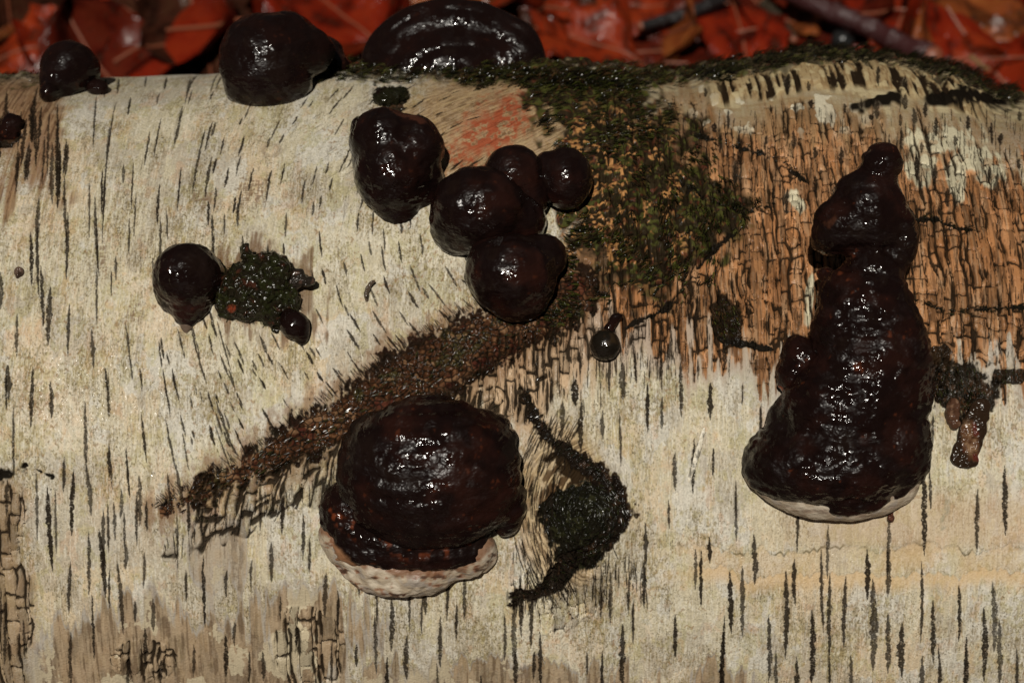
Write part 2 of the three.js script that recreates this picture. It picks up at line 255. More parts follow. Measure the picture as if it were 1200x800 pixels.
    // bark ridge running down from the old branch
    {
      const wob = n3 * 6 + n2 * 10 + n1 * 4 + vn(x / 1.1, b / 1.1) * 3 - 3, [d, al] = polyDist(ridgeLine, X, Y), hw = table([[0, 38], [0.4, 35], [0.6, 25], [0.8, 17], [1, 7]], al);
      const m = ss(hw + 2, hw - 3, d + wob + vn(x / 0.7, b / 2) * 5 + grit * 8); { const e = ss(hw + 26, hw, d + wob + streak * 16 + grit * 14) * (1 - m); mix3(c, 0.17, 0.095, 0.048, e * 0.75); }
      if (m > 0) {
        mix3(c, 0.19, 0.10, 0.048, 0); const g = fbm(x / 2 + 70, b / 2, 3), g2 = fbm(x / 6 + 70, b / 5, 2);
        worley(x / 2.4 + n3 * 0.4, b / 2.1 + n2); const rc = ss(0.3, 0.08, wo[3]); mix3(c, 0.050, 0.020, 0.009, m); mix3(c, 0.11, 0.05, 0.022, m * ss(0.15, 0.5, g + g2 * 0.5) * 0.9); mix3(c, 0.06, 0.012, 0.009, m * ss(0.3, 0.55, g2) * 0.6); mix3(c, 0.035, 0.036, 0.012, m * ss(0.2, 0.5, -g2) * 0.7);
        mix3(c, 0.008, 0.006, 0.004, m * Math.max(rc * 0.9, ss(0.55, 0.95, d / hw) * 0.8)); mix3(c, 0.18, 0.10, 0.05, m * (1 - rc) * ss(0.3, 0.5, GV[wo[2] & 255]) * ss(0, 0.4, g) * 0.7); h += m * (-0.2 + g * 1.8 - rc * 0.9 + vn(x / 0.8, b / 0.8) * 0.4); rough = lerp(rough, 0.22 + 0.5 * ss(-0.1, 0.4, g2), m);
      }
    }
    // overgrown branch scar: grooved bulge round a black knot
    {
      const r0 = ell(X, Y, 692, 600, 1, 1.05), m = ss(1.15, 0.75, ell(X, Y, 664, 592, 64, 108, -6) + n2 * 0.2), lft = m * ss(705, 672, X - Math.abs(Y - 600) * 0.25 + n2 * 14);
      if (m > 0) {
        const gr = 1.4 * vn(ell(X, Y, 752, 598, 1, 0.8) / 2.0 + n2 * 1.5, Math.atan2(Y - 598, X - 752) * 9 + n3 * 0.4), gw = lft;
        mix3(c, 0.36, 0.25, 0.13, gw * 0.7); mix3(c, 0.10, 0.055, 0.025, gw * ss(0.05, 0.7, gr + n3 * 0.3) * ss(125, 50, r0) * 0.85); h += gw * gr * 0.75;
        mix3(c, 0.25, 0.09, 0.03, ss(1.1, 0.5, ell(X, Y, 652, 600, 18, 34) + n3 * 0.3) * 0.6); mix3(c, 0.07, 0.04, 0.018, ss(1.15, 0.6, ell(X, Y, 672, 568, 42, 50, 20) + n2 * 0.3) * ss(-0.1, 0.35, gr + n3 * 0.3) * 0.9);
      }
      const kn = ss(1.05, 0.96, Math.min(ell(X, Y, 688, 604, 50, 44, -14), ell(X, Y, 684, 644, 34, 26, -40), ell(X, Y, 655, 676, 26, 13, -48)) + n3 * 0.14 + n2 * 0.2 + grit * 0.14); mix3(c, 0.007, 0.006, 0.0035, kn); mix3(c, 0.03, 0.03, 0.012, kn * ss(0.2, 0.5, grit) * 0.6);
      const up = ss(1.06, 0.92, ell(X, Y, 694, 562, 58, 22, 36) + n3 * 0.2 + grit * 0.25); mix3(c, 0.022, 0.013, 0.006, up * (1 - kn));
      if (kn > 0) { h += kn * (1.5 * ss(1, 0.3, ell(X, Y, 692, 600, 45, 40)) + fbm(x / 2.4, b / 2.4, 3) * 1.3 - 0.8); fine += kn * (vn(x / 0.8, b / 0.8) * 0.25 + vn(x / 0.4, b / 0.4) * 0.12); rough = lerp(rough, 0.28, kn); }
      const [d, al] = polyDist(scarLine, X, Y), hw = table([[0, 3], [0.15, 5], [0.35, 11], [0.6, 12], [0.8, 9], [1, 8]], al), k = ss(hw + 1.5, hw - 1.5, d + n3 * 4 + n2 * 6 + vn(x / 0.8, b / 0.8) * 2.5); mix3(c, 0.009, 0.006, 0.004, k); mix3(c, 0.05, 0.025, 0.012, k * ss(0.2, 0.5, grit) * 0.5); h += k * (-0.9 + vn(x / 1.2, b / 1.2) * 0.6); fine += k * vn(x / 0.6, b / 0.6) * 0.25; rough = lerp(rough, 0.28, k);
    }
    // dark hollows: beside the upper left corner, in the plates, above the hanging flake
    for (const [cx, cy, rx, ry, dp] of [[12, 150, 16, 20, 2], [850, 372, 20, 27, 1.6], [1128, 456, 40, 36, 0.9], [1142, 484, 15, 26, 0.8], [1190, 440, 30, 9, 0.8], [1100, 440, 16, 40, 0.3], [456, 116, 21, 17, 0.3]]) {
      if (Math.abs(X - cx) > 70 || Math.abs(Y - cy) > 70) continue;
      const k = ss(1.06, 0.95, ell(X, Y, cx, cy, rx, ry) + n3 * 0.24 + n2 * 0.25 + grit * 0.22); mix3(c, 0.009, 0.006, 0.0035, k * 0.97); mix3(c, 0.05, 0.025, 0.012, k * ss(0.15, 0.5, grit + n3 * 0.3) * 0.6); h += k * (-dp + fbm(x / 1.5, b / 1.5, 2) * 1.2); fine += k * (vn(x / 0.8, b / 0.8) * 0.25 + vn(x / 0.4, b / 0.4) * 0.12); rough = lerp(rough, 0.28, k);
    }
    // small scuffs and an old round scar in the pale bark
    if (X < 345 && Y < 400) for (const [cx, cy, rx, ry] of [[318, 175, 12, 9], [296, 222, 24, 20], [240, 234, 16, 16], [158, 366, 14, 10], [120, 300, 5, 30]]) { if (Math.abs(X - cx) > 50 || Math.abs(Y - cy) > 50) continue; const d = ell(X, Y, cx, cy, rx, ry), k = cy === 175 ? ss(0.45, 0.1, Math.abs(d - 0.8) + grit * 0.25) : ss(1.2, 0.5, d + grit * 0.5) * ss(-0.1, 0.4, vn(x / 0.5 + 61, b / 3) + vn(x / 3, b / 0.5 + 13) * 0.8); mix3(c, 0.15, 0.095, 0.055, k * (cy === 175 ? 0.4 : 0.75)); h -= k * 0.15; }
    if (X > 1080 && X < 1140 && Y > 550 && Y < 640) { const k = ss(5, 3, polyDist([[1111, 570], [1110, 598], [1103, 615]], X, Y)[0] + n3 * 1.5 + grit * 1.5 - (Y > 606 ? 3 : 0)); mix3(c, 0.23, 0.215, 0.15, k * ss(-0.3, 0.4, grit + n3 * 0.4) * 0.6); }
    // torn brown margins round the stub in the pale bark
    { const k = ss(1.2, 0.75, ell(X, Y, 306, 345, 66, 48) + streak * 0.9 + n3 * 0.25); mix3(c, 0.12, 0.06, 0.028, k * 0.75); fine += k * st * 0.2; }
    // splintered crest on the right: short upright pale and dark splinters under the black rim
    {
      const yc = table([[820, 92], [900, 80], [960, 70], [1040, 74], [1110, 92], [1180, 118]], X), k = ss(820, 850, X) * ss(1180, 1130, X) * ss(24, 14, Math.abs(Y - yc - 14) + n2 * 8) * (1 - ss(0.2, 0.6, crestMask(X, Y + 1, n2 + n3 * 0.6)));
      mix3(c, 0.33, 0.235, 0.115, k * 0.8); mix3(c, 0.17, 0.10, 0.045, k * ss(0.0, 0.5, vn(x / 0.6 + 33, b / 5) + grit * 0.5) * 0.7); mix3(c, 0.45, 0.37, 0.21, k * ss(0.2, 0.5, vn(x / 2.2 + 3, b / 4) + grit * 0.4) * 0.7); const sp = vn(x / 1.3, b / 16); mix3(c, 0.018, 0.011, 0.006, k * ss(0.15, 0.4, sp + grit * 0.2)); h += k * (0.8 - ss(0.1, 0.5, sp) * 1.4);
      const bar = ss(9, 4, polyDist([[1000, 128], [1030, 120], [1052, 116]], X, Y)[0] + n3 * 4) + ss(11, 5, polyDist([[1095, 118], [1130, 112], [1175, 122]], X, Y)[0] + n3 * 5); mix3(c, 0.008, 0.006, 0.004, clamp(bar)); h += clamp(bar) * 0.9;
    }
    // plates of cracked bark
    const pr = (X > 700 && Y > 110) ? brown * (0.45 + 0.55 * ss(0.9, 0.4, Math.min(ell(X, Y, 850, 345, 90, 80), ell(X, Y, 1150, 320, 95, 130), ell(X, Y, 860, 215, 70, 60)))) : 0;
    const pc = tan * ss(0.95, 0.5, Math.min(ell(X, Y, 720, 360, 130, 60, -25), ell(X, Y, 610, 440, 70, 70), ell(X, Y, 800, 330, 60, 60)));
    let ps = 0; if (X < 640 && X > 150 && Y > 380 && Y < 660) { const [d, al] = polyDist(ridgeLow, X, Y); ps = ss(1.15, 0.5, d / lerp(18, 36, al) + n2 * 0.5 + n3 * 0.25) * ss(1, 0.9, al + n2 * 0.06); }
    const pe = Math.max(ss(36, 22, X + n2 * 14) * ss(560, 590, Y), ss(1.1, 0.8, ell(X, Y, 362, 760, 44, 50) + n2 * 0.2), ss(1.1, 0.8, ell(X, Y, 165, 776, 40, 24) + n2 * 0.2), ss(1.15, 0.8, ell(X, Y, 662, 690, 62, 44, -25) + n2 * 0.2) * 0.7);
    const pm = Math.max(pr, pc, ps, pe);
    if (pm > 0.12) {
      const small = ps > pr && ps > pc , fineCrack = X > 600 && X < 760 && Y > 640, knob = pr > 0 && (ss(0.9, 0.6, Math.min(ell(X, Y, 1150, 400, 90, 44), ell(X, Y, 880, 385, 60, 46), ell(X, Y, 790, 330, 40, 40))) > 0.3);
      let dm; const sx = small ? 3.6 : knob ? 3.3 : 2.9, sy = small ? 5.6 : knob ? 5 : 9;
      if (small) { const [rd, , sd] = polyDist(ridgeLow, X, Y), dd = rd * 0.3 * (sd > 0 ? -1 : 1); dm = blocks(x * 1.05 + dd * 0.35 + n2 * 1.6 + n3 * 0.5, dd + n2 * 1.8 + n3 * 0.6, sx, sy); }
      else if (knob) dm = blocks(x + n2 * 2.2 + vn(x / 2, b / 3) * 0.5, b + vn(x / 2.4, b / 2) * 0.9 + n2 * 3, sx, sy);
      else dm = blocks(x + n2 * 1.1 + vn(x / 7, b / 9) * 0.9 + vn(x / 1.1, b / 2.4) * 0.2, b + vn(x / 1.3, b / 1.6) * 0.4 + n2 * 3, sx, sy);
      const wcr = (fineCrack ? 0.16 : small ? 0.95 : pe > 0.4 ? 0.6 : pc > 0.3 ? 0.62 : 0.5) * (small || knob ? 0.45 + 0.95 * ss(-0.5, 0.6, vn(x / 4 + 4, b / 5) + n3 * 0.3) : clamp(0.35 + 1.2 * ss(-0.5, 0.5, vn(x / 3.1 + 4, b / 9) + n1 * 0.4))), strength = ss(0.08, 0.26, pm); if (small) mix3(c, 0.24, 0.16, 0.085, ps * 0.45 * ss(-0.3, 0.3, n3 + grit));
      const k = ss(wcr, wcr * 0.55, dm) * strength;
      mix3(c, 0.012, 0.0075, 0.004, k * 0.95); h -= k * 1.0; h += strength * (1 - k) * 0.55 * ss(0, 1.6, dm);
      const tone = 0.96 + 0.26 * GV[PT[(wo[2] >> 10) & 255] ^ (wo[2] & 255)]; c[0] *= lerp(1, tone, strength); c[1] *= lerp(1, tone, strength); c[2] *= lerp(1, tone, strength);
      rough = lerp(rough, k > 0.4 ? 0.7 : 0.3 + 0.4 * ss(0, 0.4, n3), strength * 0.7);
      if (pm > 0.4 && k < 0.5 && dm > wcr * 0.6) {
        const key = wo[2] * 4 + (small ? 1 : knob ? 2 : 0); let id = plateKeys.get(key); if (id === undefined) { id = plateArea.length; plateKeys.set(key, id); plateArea.push(0); }
        ID[o] = PLATE0 + id; plateArea[id]++;
      }
    }
    // a few wandering black cracks in the brown bark
    for (const L of [[[815, 158], [870, 172], [905, 182], [945, 212]], [[800, 214], [845, 240], [880, 246], [905, 240]], [[1068, 256], [1100, 256], [1125, 268], [1150, 268]], [[1060, 345], [1110, 365], [1150, 362], [1210, 358]], [[905, 408], [870, 402], [845, 395]], [[730, 385], [780, 362], [830, 300], [880, 250]], [[60, 558], [30, 545], [-10, 560]]]) {
      const cx = L[1][0], cy = L[1][1]; if (Math.abs(X - cx) > 130 || Math.abs(Y - cy) > 90) continue;
      const d = polyDist(L, X, Y)[0] + n3 * 2.5 + n2 * 4 + vn(x / 0.7, b / 0.7) * 1.4, k = ss(2.8, 1.4, d); mix3(c, 0.008, 0.006, 0.004, k); h -= k * 0.7;
    }
    HT[o] = h; FINE[o] = fine; RGH[o] = rough; COL[o * 3] = c[0]; COL[o * 3 + 1] = c[1]; COL[o * 3 + 2] = c[2];
  }
}

// ---- lenticels and fissures, drawn as real dark corky slits on the maps
const noMark = (X, Y) => {                        // how far lenticels are kept out of moss, ridge and scar
  if (mossMask(X, Y, 0) > 0.3 || crestMask(X, Y, 0) > 0.4) return true;
  const [d, al] = polyDist(ridgeLine, X, Y); if (d < lerp(38, 16, al)) return true;
  return ell(X, Y, 672, 592, 66, 92, -8) < 1 || ell(X, Y, 306, 345, 66, 46) < 1;
};
const onMacro = (X, Y) => { let c = toChart(X, Y); for (let i = 0; i < 4; i++) c = toChart(X, Y, macroAt(c.x, c.b)); return c; };
let lenticels = 0; const lenticelArea = [];
function stroke(X0, Y0, X1, Y1, wmm, dark, id, halo = 0, depth = 0.35, tint = [0.0105, 0.007, 0.0045]) {
  const p = onMacro(X0, Y0), q = onMacro(X1, Y1), dx = q.x - p.x, db = q.b - p.b, L = Math.hypot(dx, db); if (L < 0.5) return;
  const m = wmm + halo + 0.6, i0 = Math.floor((Math.min(p.x, q.x) - m + XW) / TX), i1 = Math.ceil((Math.max(p.x, q.x) + m + XW) / TX), j0 = Math.floor((Math.min(p.b, q.b) - m - BMIN) / TB), j1 = Math.ceil((Math.max(p.b, q.b) + m - BMIN) / TB);
  const s0 = rr(0, 99), bend = rr(-0.5, 0.5);
  for (let j = Math.max(0, j0); j < Math.min(N, j1); j++) for (let i = Math.max(0, i0); i < Math.min(N, i1); i++) {
    const x = -XW + (i + 0.5) * TX - p.x, b = BMIN + (j + 0.5) * TB - p.b, t = (x * dx + b * db) / (L * L); if (t < -0.03 || t > 1.03) continue;
    let s = (x * db - b * dx) / L + bend * Math.sin(t * 3) * wmm + vn(t * L / 2.5 + s0, 4) * 0.08;
    const prof = wmm * Math.pow(Math.max(0, 1 - Math.pow(Math.abs(2 * t - 1), 2.2)), 0.8) * (0.9 + 0.35 * vn(t * L / 1.1 + s0, s > 0 ? 1 : 2) + 0.2 * vn(t * L / 0.4 + s0, s > 0 ? 3 : 4));
    const o = j * N + i, k = ss(prof + 0.1, prof - 0.14, Math.abs(s)) * (prof > 0.08 ? 1 : 0);
    if (halo) { const g = ss(prof + halo, prof * 0.5, Math.abs(s) + vn(x / 0.8 + s0, b / 1.5) * 0.4) * 0.4; for (let a = 0; a < 3; a++) COL[o * 3 + a] += ([0.16, 0.125, 0.085][a] - COL[o * 3 + a]) * g * ss(0, 0.2, t) * ss(1, 0.8, t); }
    if (k <= 0) continue;
    const bead = ss(0.45, 0.8, vn(t * L / 0.55 + s0, s * 2)) * 0.35, kk = k * dark * (1 - bead);
    for (let a = 0; a < 3; a++) COL[o * 3 + a] += (tint[a] - COL[o * 3 + a]) * kk;
    HT[o] -= k * depth; FINE[o] += k * (vn(t * L / 0.4, s0 + s * 3) * 0.12); RGH[o] = lerp(RGH[o], bead > 0.2 ? 0.25 : 0.85, k);
    if (id !== undefined && k > 0.5) { ID[o] = id; lenticelArea[id - 1]++; }
  }
}
function tilt(X, Y) {                             // slant of the lenticels: they bend round the old branch
  const d = Math.hypot(X - CRACKDIR[0], Y - CRACKDIR[1]), [rd, , side] = polyDist(ridgeLine, X, Y);
  if (X > 640 || side < 0 && Y > 340 || Y > 380 + (640 - X) * 0.6) return rr(-0.03, 0.03);
  const a = Math.atan2(X - CRACKDIR[0], Y - CRACKDIR[1]), w = ss(600, 300, d) * (Y < 265 ? 1.12 : 0.92);   // tangent of the circle, measured from the vertical
  let ang = a + Math.PI / 2; while (ang > Math.PI / 2) ang -= Math.PI; while (ang < -Math.PI / 2) ang += Math.PI;
  return ang * w + rr(-0.05, 0.05);
}
function lenticel(X, Y, len, w, a = tilt(X, Y), halo = 0) {
  lenticels++; lenticelArea.push(0); const dx = Math.sin(a) * len / 2, dy = Math.cos(a) * len / 2;
  stroke(X - dx, Y - dy, X + dx, Y + dy, w * 1.15, rr(0.82, 0.97), lenticels, halo);
}
// region grids: [x0, x1, y0, y1, step x, step y, length min, max, half-width min, max, share, halo]
const grids = [
  [-20, 130, 170, 820, 26, 74, 44, 92, 0.35, 0.75, 0.8, 0], [120, 270, 112, 640, 18, 46, 24, 70, 0.3, 0.58, 0.72, 0], [245, 560, 112, 520, 21, 29, 14, 36, 0.32, 0.52, 0.8, 0],
  [140, 420, 98, 128, 26, 16, 14, 26, 0.35, 0.55, 0.6, 0], [200, 420, 420, 560, 17, 26, 10, 22, 0.22, 0.4, 0.5, 0], [130, 420, 610, 820, 25, 56, 26, 64, 0.4, 0.8, 0.72, 0.7],
  [420, 640, 690, 820, 27, 52, 34, 76, 0.4, 0.85, 0.66, 0.7], [620, 860, 430, 830, 25, 66, 28, 72, 0.4, 0.8, 0.6, 0.5], [860, 1240, 470, 620, 30, 54, 24, 56, 0.3, 0.5, 0.5, 0.2],
  [850, 1240, 620, 860, 26, 82, 56, 112, 0.5, 0.95, 0.74, 0.6], [780, 1240, 92, 232, 27, 27, 10, 38, 0.5, 1.0, 0.66, 1.5]];
for (const [x0, x1, y0, y1, sx, sy, l0, l1, w0, w1, share, halo] of grids)
  for (let Y = y0, r = 0; Y < y1; Y += sy, r++) for (let X = x0 + (r % 2) * sx / 2; X < x1; X += sx) {
    const jx = X + rr(-0.42, 0.42) * sx, jy = Y + rr(-0.45, 0.45) * sy, len = rr(l0, l1), w = rr(w0, w1); if (rnd() > share || noMark(jx, jy) || jy < 90) continue;
    lenticel(jx, jy, len * (jy < 170 ? 0.75 : 1), w, undefined, halo && rnd() < 0.6 ? halo * rr(0.5, 1.2) : 0);
  }
// conspicuous ones of the photograph, placed one by one: x, y, length, half-width
for (const [X, Y, l, w, a] of [[57, 370, 72, 1.0], [9, 448, 42, 1.1], [44, 306, 90, 0.55], [78, 288, 82, 0.6], [113, 276, 100, 0.5], [128, 205, 180, 0.4, -0.1], [68, 205, 80, 0.9], [58, 620, 104, 0.85, 0.06], [103, 575, 62, 0.8, 0.1], [1023, 733, 112, 1.15, 0], [973, 720, 100, 0.75, 0],
  [870, 705, 88, 0.8, 0], [901, 760, 84, 0.8, 0], [1058, 762, 66, 1.1, 0], [1094, 740, 76, 0.75, 0], [1124, 718, 70, 0.65, 0], [1153, 755, 90, 0.9, 0], [1172, 765, 80, 0.9, 0], [822, 678, 70, 0.6, 0], [730, 772, 84, 1.0, 0], [715, 700, 70, 0.6, 0], [755, 685, 60, 0.7, 0], [603, 740, 80, 0.9, 0], [545, 700, 60, 0.6, 0], [675, 460, 32, 1.1, 0], [730, 446, 44, 1.2, 0], [833, 470, 46, 0.9, 0], [119, 660, 84, 0.9, 0.1], [140, 700, 90, 0.7, 0.08]])
  lenticel(X, Y, l, w, a);
// short upright fissures in the brown bark and the tan zone: too many to count, drawn as grooves
for (let i = 0; i < 2600; i++) {
  const right = rnd() < 0.62, X = right ? rr(760, 1240) : rr(540, 830), Y = right ? rr(120, 440) : rr(330, 480); if (noMark(X, Y)) continue;
  const low = table([[540, 480], [600, 520], [660, 470], [740, 432], [900, 425], [1080, 415], [1200, 425]], X); if (Y > low + rr(-30, 20) || (!right && Y < table([[540, 480], [600, 410], [680, 355], [800, 300]], X))) continue;
  const len = rr(7, 30); stroke(X, Y, X + rr(-1.5, 1.5), Y + len, rr(0.1, 0.28), 0.85, undefined, 0, 0.35);
}
// dark slits in the worn upper left end
for (let i = 0; i < 22; i++) { const X = rr(-5, 78), Y = rr(130, 215); lenticel(X, Y, rr(30, 80), rr(0.4, 0.9), rr(-0.12, 0.02)); }
// dark whiskers along the upper edge of the ridge
for (let i = 0; i < 420; i++) {
  const t = rnd() * (ridgeLine.length - 1.001), k = Math.floor(t), f = t - k, px = lerp(ridgeLine[k][0], ridgeLine[k + 1][0], f), py = lerp(ridgeLine[k][1], ridgeLine[k + 1][1], f), hw = lerp(37, 9, ss(0.25, 1, t / 5));
  const X = px - 0.5 * hw + rr(-3, 3), Y = py - 0.86 * hw + rr(-3, 3), l = rr(5, 18); stroke(X, Y, X - l * rr(0.3, 0.9), Y - l * rr(0.5, 1), rr(0.12, 0.24), 0.8, undefined, 0, 0.2);
}
// cracks hanging from the plates and the scar
for (let i = 0; i < 150; i++) { const s = rnd(), a = ridgeLow[4], f = rnd(), X = s < 0.5 ? lerp(190, 440, f) : rr(600, 760), Y = s < 0.5 ? lerp(630, 530, f) + rr(-8, 8) : rr(640, 700); stroke(X, Y, X + rr(-3, 3), Y + rr(10, 36), rr(0.14, 0.34), 0.85, undefined, 0, 0.4); }
// splits branching off the scar's dark arms
for (let i = 0; i < 130; i++) { const t = rnd() * (scarLine.length - 1.001), k = Math.floor(t), f = t - k, X = lerp(scarLine[k][0], scarLine[k + 1][0], f), Y = lerp(scarLine[k][1], scarLine[k + 1][1], f), l = rr(8, 30); if (X > 715) continue; stroke(X, Y, X + rr(-0.5, 0.5) * l, Y + (rnd() < 0.5 ? -1 : 1) * l, rr(0.14, 0.4), 0.9, undefined, 0, 0.4); }
// fine grooves of the strained bark round the scar and the red stain
for (let i = 0; i < 260; i++) { const Y = rr(485, 690), x0 = rr(598, 652), l = rr(12, 34), arc = (y) => x0 + Math.pow((y - 598) / 110, 2) * 34; stroke(arc(Y), Y, arc(Y + l), Y + l, rr(0.12, 0.32), 0.85, undefined, 0, 0.55); }
for (let i = 0; i < 320; i++) { const X = rr(380, 640), Y = rr(90, 200), l = rr(8, 26); if (Y > 250 - (X - 430) * 0.4 || noMark(X, Y)) continue; stroke(X, Y, X - l * 0.85, Y + l * 0.55, rr(0.09, 0.2), 0.55, undefined, 0, 0.25); }
for (let i = 0; i < 420; i++) { const X = rr(100, 420), Y = rr(96, 560), l = rr(16, 64), a = tilt(X, Y); if (!noMark(X, Y)) stroke(X, Y, X + Math.sin(a) * l, Y + Math.cos(a) * l, rr(0.07, 0.12), 0.5, undefined, 0, 0.12); }

for (let j = 0; j < N; j++) for (let i = 0; i < N; i++) HT[j * N + i] += macroAt(-XW + (i + 0.5) * TX, BMIN + (j + 0.5) * TB);
const srgb = (v) => { v = clamp(v); return Math.round(255 * (v <= 0.0031308 ? v * 12.92 : 1.055 * Math.pow(v, 1 / 2.4) - 0.055)); };
function texture(n, m, fill, color) {
  const d = new Uint8Array(n * m * 4); fill(d); const t = new THREE.DataTexture(d, n, m, THREE.RGBAFormat, THREE.UnsignedByteType);
  t.magFilter = THREE.LinearFilter; t.wrapS = t.wrapT = THREE.MirroredRepeatWrapping; if (color) t.colorSpace = THREE.SRGBColorSpace; t.needsUpdate = true; return t;
}
const barkMap = texture(N, N, (d) => { for (let o = 0; o < N * N; o++) { d[o * 4] = srgb(COL[o * 3]); d[o * 4 + 1] = srgb(COL[o * 3 + 1]); d[o * 4 + 2] = srgb(COL[o * 3 + 2]); d[o * 4 + 3] = 255; } }, true);
const barkRough = texture(N, N, (d) => { for (let o = 0; o < N * N; o++) { const v = Math.round(255 * clamp(RGH[o], 0.15, 1)); d[o * 4] = d[o * 4 + 1] = d[o * 4 + 2] = v; const lum = (COL[o * 3] + COL[o * 3 + 1] + COL[o * 3 + 2]) / 3; d[o * 4 + 3] = Math.round(255 * Math.max(clamp(0.1 + lum * 4), ss(0.42, 0.25, RGH[o]))); } });   // alpha: gloss of the matter, rotten wood and dirt are matt
const barkBump = texture(N, N, (d) => { for (let o = 0; o < N * N; o++) { const v = Math.round(255 * clamp(0.5 + FINE[o] / 1.0)); d[o * 4] = d[o * 4 + 1] = d[o * 4 + 2] = v; d[o * 4 + 3] = 255; } });
const barkMat = new THREE.MeshPhysicalMaterial({ map: barkMap, roughnessMap: barkRough, specularIntensityMap: barkRough, roughness: 1, bumpMap: barkBump, bumpScale: 0.001, specularIntensity: 0.4 });
barkMat.name = 'wet_birch_bark';

// ---- the log: bark sheet with its lenticels and plates as pieces of their own
const log = base('birch_log', axisPoint, 'wet fallen birch log with white bark, dark slits and black bracket fungi', 'log');
const rel = (v) => v.sub(axisPoint);
{
  const GX = 900, GB = 780, px = new Float32Array((GX + 1) * (GB + 1) * 3), uv = new Float32Array((GX + 1) * (GB + 1) * 2), v = new THREE.Vector3();
  for (let j = 0; j <= GB; j++) for (let i = 0; i <= GX; i++) {
    const x = lerp(-XW, XW, i / GX), b = lerp(BMIN, BMAX, j / GB), o = j * (GX + 1) + i;
    rel(onLog(x, b, heightAt(x, b), v)).toArray(px, o * 3); uv[o * 2] = i / GX; uv[o * 2 + 1] = j / GB;
  }
  const nr = new Float32Array(px.length), a = new THREE.Vector3(), c = new THREE.Vector3();
  for (let j = 0; j <= GB; j++) for (let i = 0; i <= GX; i++) {
    const P = (ii, jj) => (jj * (GX + 1) + ii) * 3, o = P(i, j), l = P(Math.max(i - 1, 0), j), r = P(Math.min(i + 1, GX), j), u = P(i, Math.max(j - 1, 0)), d = P(i, Math.min(j + 1, GB));
    a.set(px[r] - px[l], px[r + 1] - px[l + 1], px[r + 2] - px[l + 2]); c.set(px[d] - px[u], px[d + 1] - px[u + 1], px[d + 2] - px[u + 2]);
    c.cross(a).normalize().toArray(nr, o);
  }
  const lists = new Map();
  for (let j = 0; j < GB; j++) for (let i = 0; i < GX; i++) {
    const id = ID[Math.min(N - 1, Math.floor((j + 0.5) / GB * N)) * N + Math.min(N - 1, Math.floor((i + 0.5) / GX * N))];
    let q = lists.get(id); if (!q) lists.set(id, q = []);
    const p = j * (GX + 1) + i, s = p + GX + 1; q.push(p, s, p + 1, p + 1, s, s + 1);
  }
  const sub = (idx) => {
    const map = new Map(), P = [], Nn = [], U = [], I = new Uint32Array(idx.length);
    for (let k = 0; k < idx.length; k++) { let m = map.get(idx[k]); if (m === undefined) { m = map.size; map.set(idx[k], m); const e = idx[k]; P.push(px[e * 3], px[e * 3 + 1], px[e * 3 + 2]); Nn.push(nr[e * 3], nr[e * 3 + 1], nr[e * 3 + 2]); U.push(uv[e * 2], uv[e * 2 + 1]); } I[k] = m; }
    const g = new THREE.BufferGeometry(); g.setAttribute('position', new THREE.BufferAttribute(new Float32Array(P), 3)); g.setAttribute('normal', new THREE.BufferAttribute(new Float32Array(Nn), 3)); g.setAttribute('uv', new THREE.BufferAttribute(new Float32Array(U), 2)); g.setIndex(new THREE.BufferAttribute(I, 1)); return g;
  };
  const rest = lists.get(0).slice(), pieces = [[], []];
  for (const [id, q] of lists) if (id) pieces[id >= PLATE0 ? 1 : 0].push(q);
  const bark = part('bark', sub(rest), barkMat, log);
  ['lenticel', 'bark_plate'].forEach((name, k) => {
    pieces[k].sort((p, q) => q.length - p.length);
    for (const q of pieces[k].slice(0, 300)) part(name, sub(q), barkMat, bark);
    const more = pieces[k].slice(300).flat(); if (more.length) part(name, sub(more), barkMat, bark).userData.kind = 'stuff';
  });
  console.log('lenticels', pieces[0].length, 'plates', pieces[1].length);
}
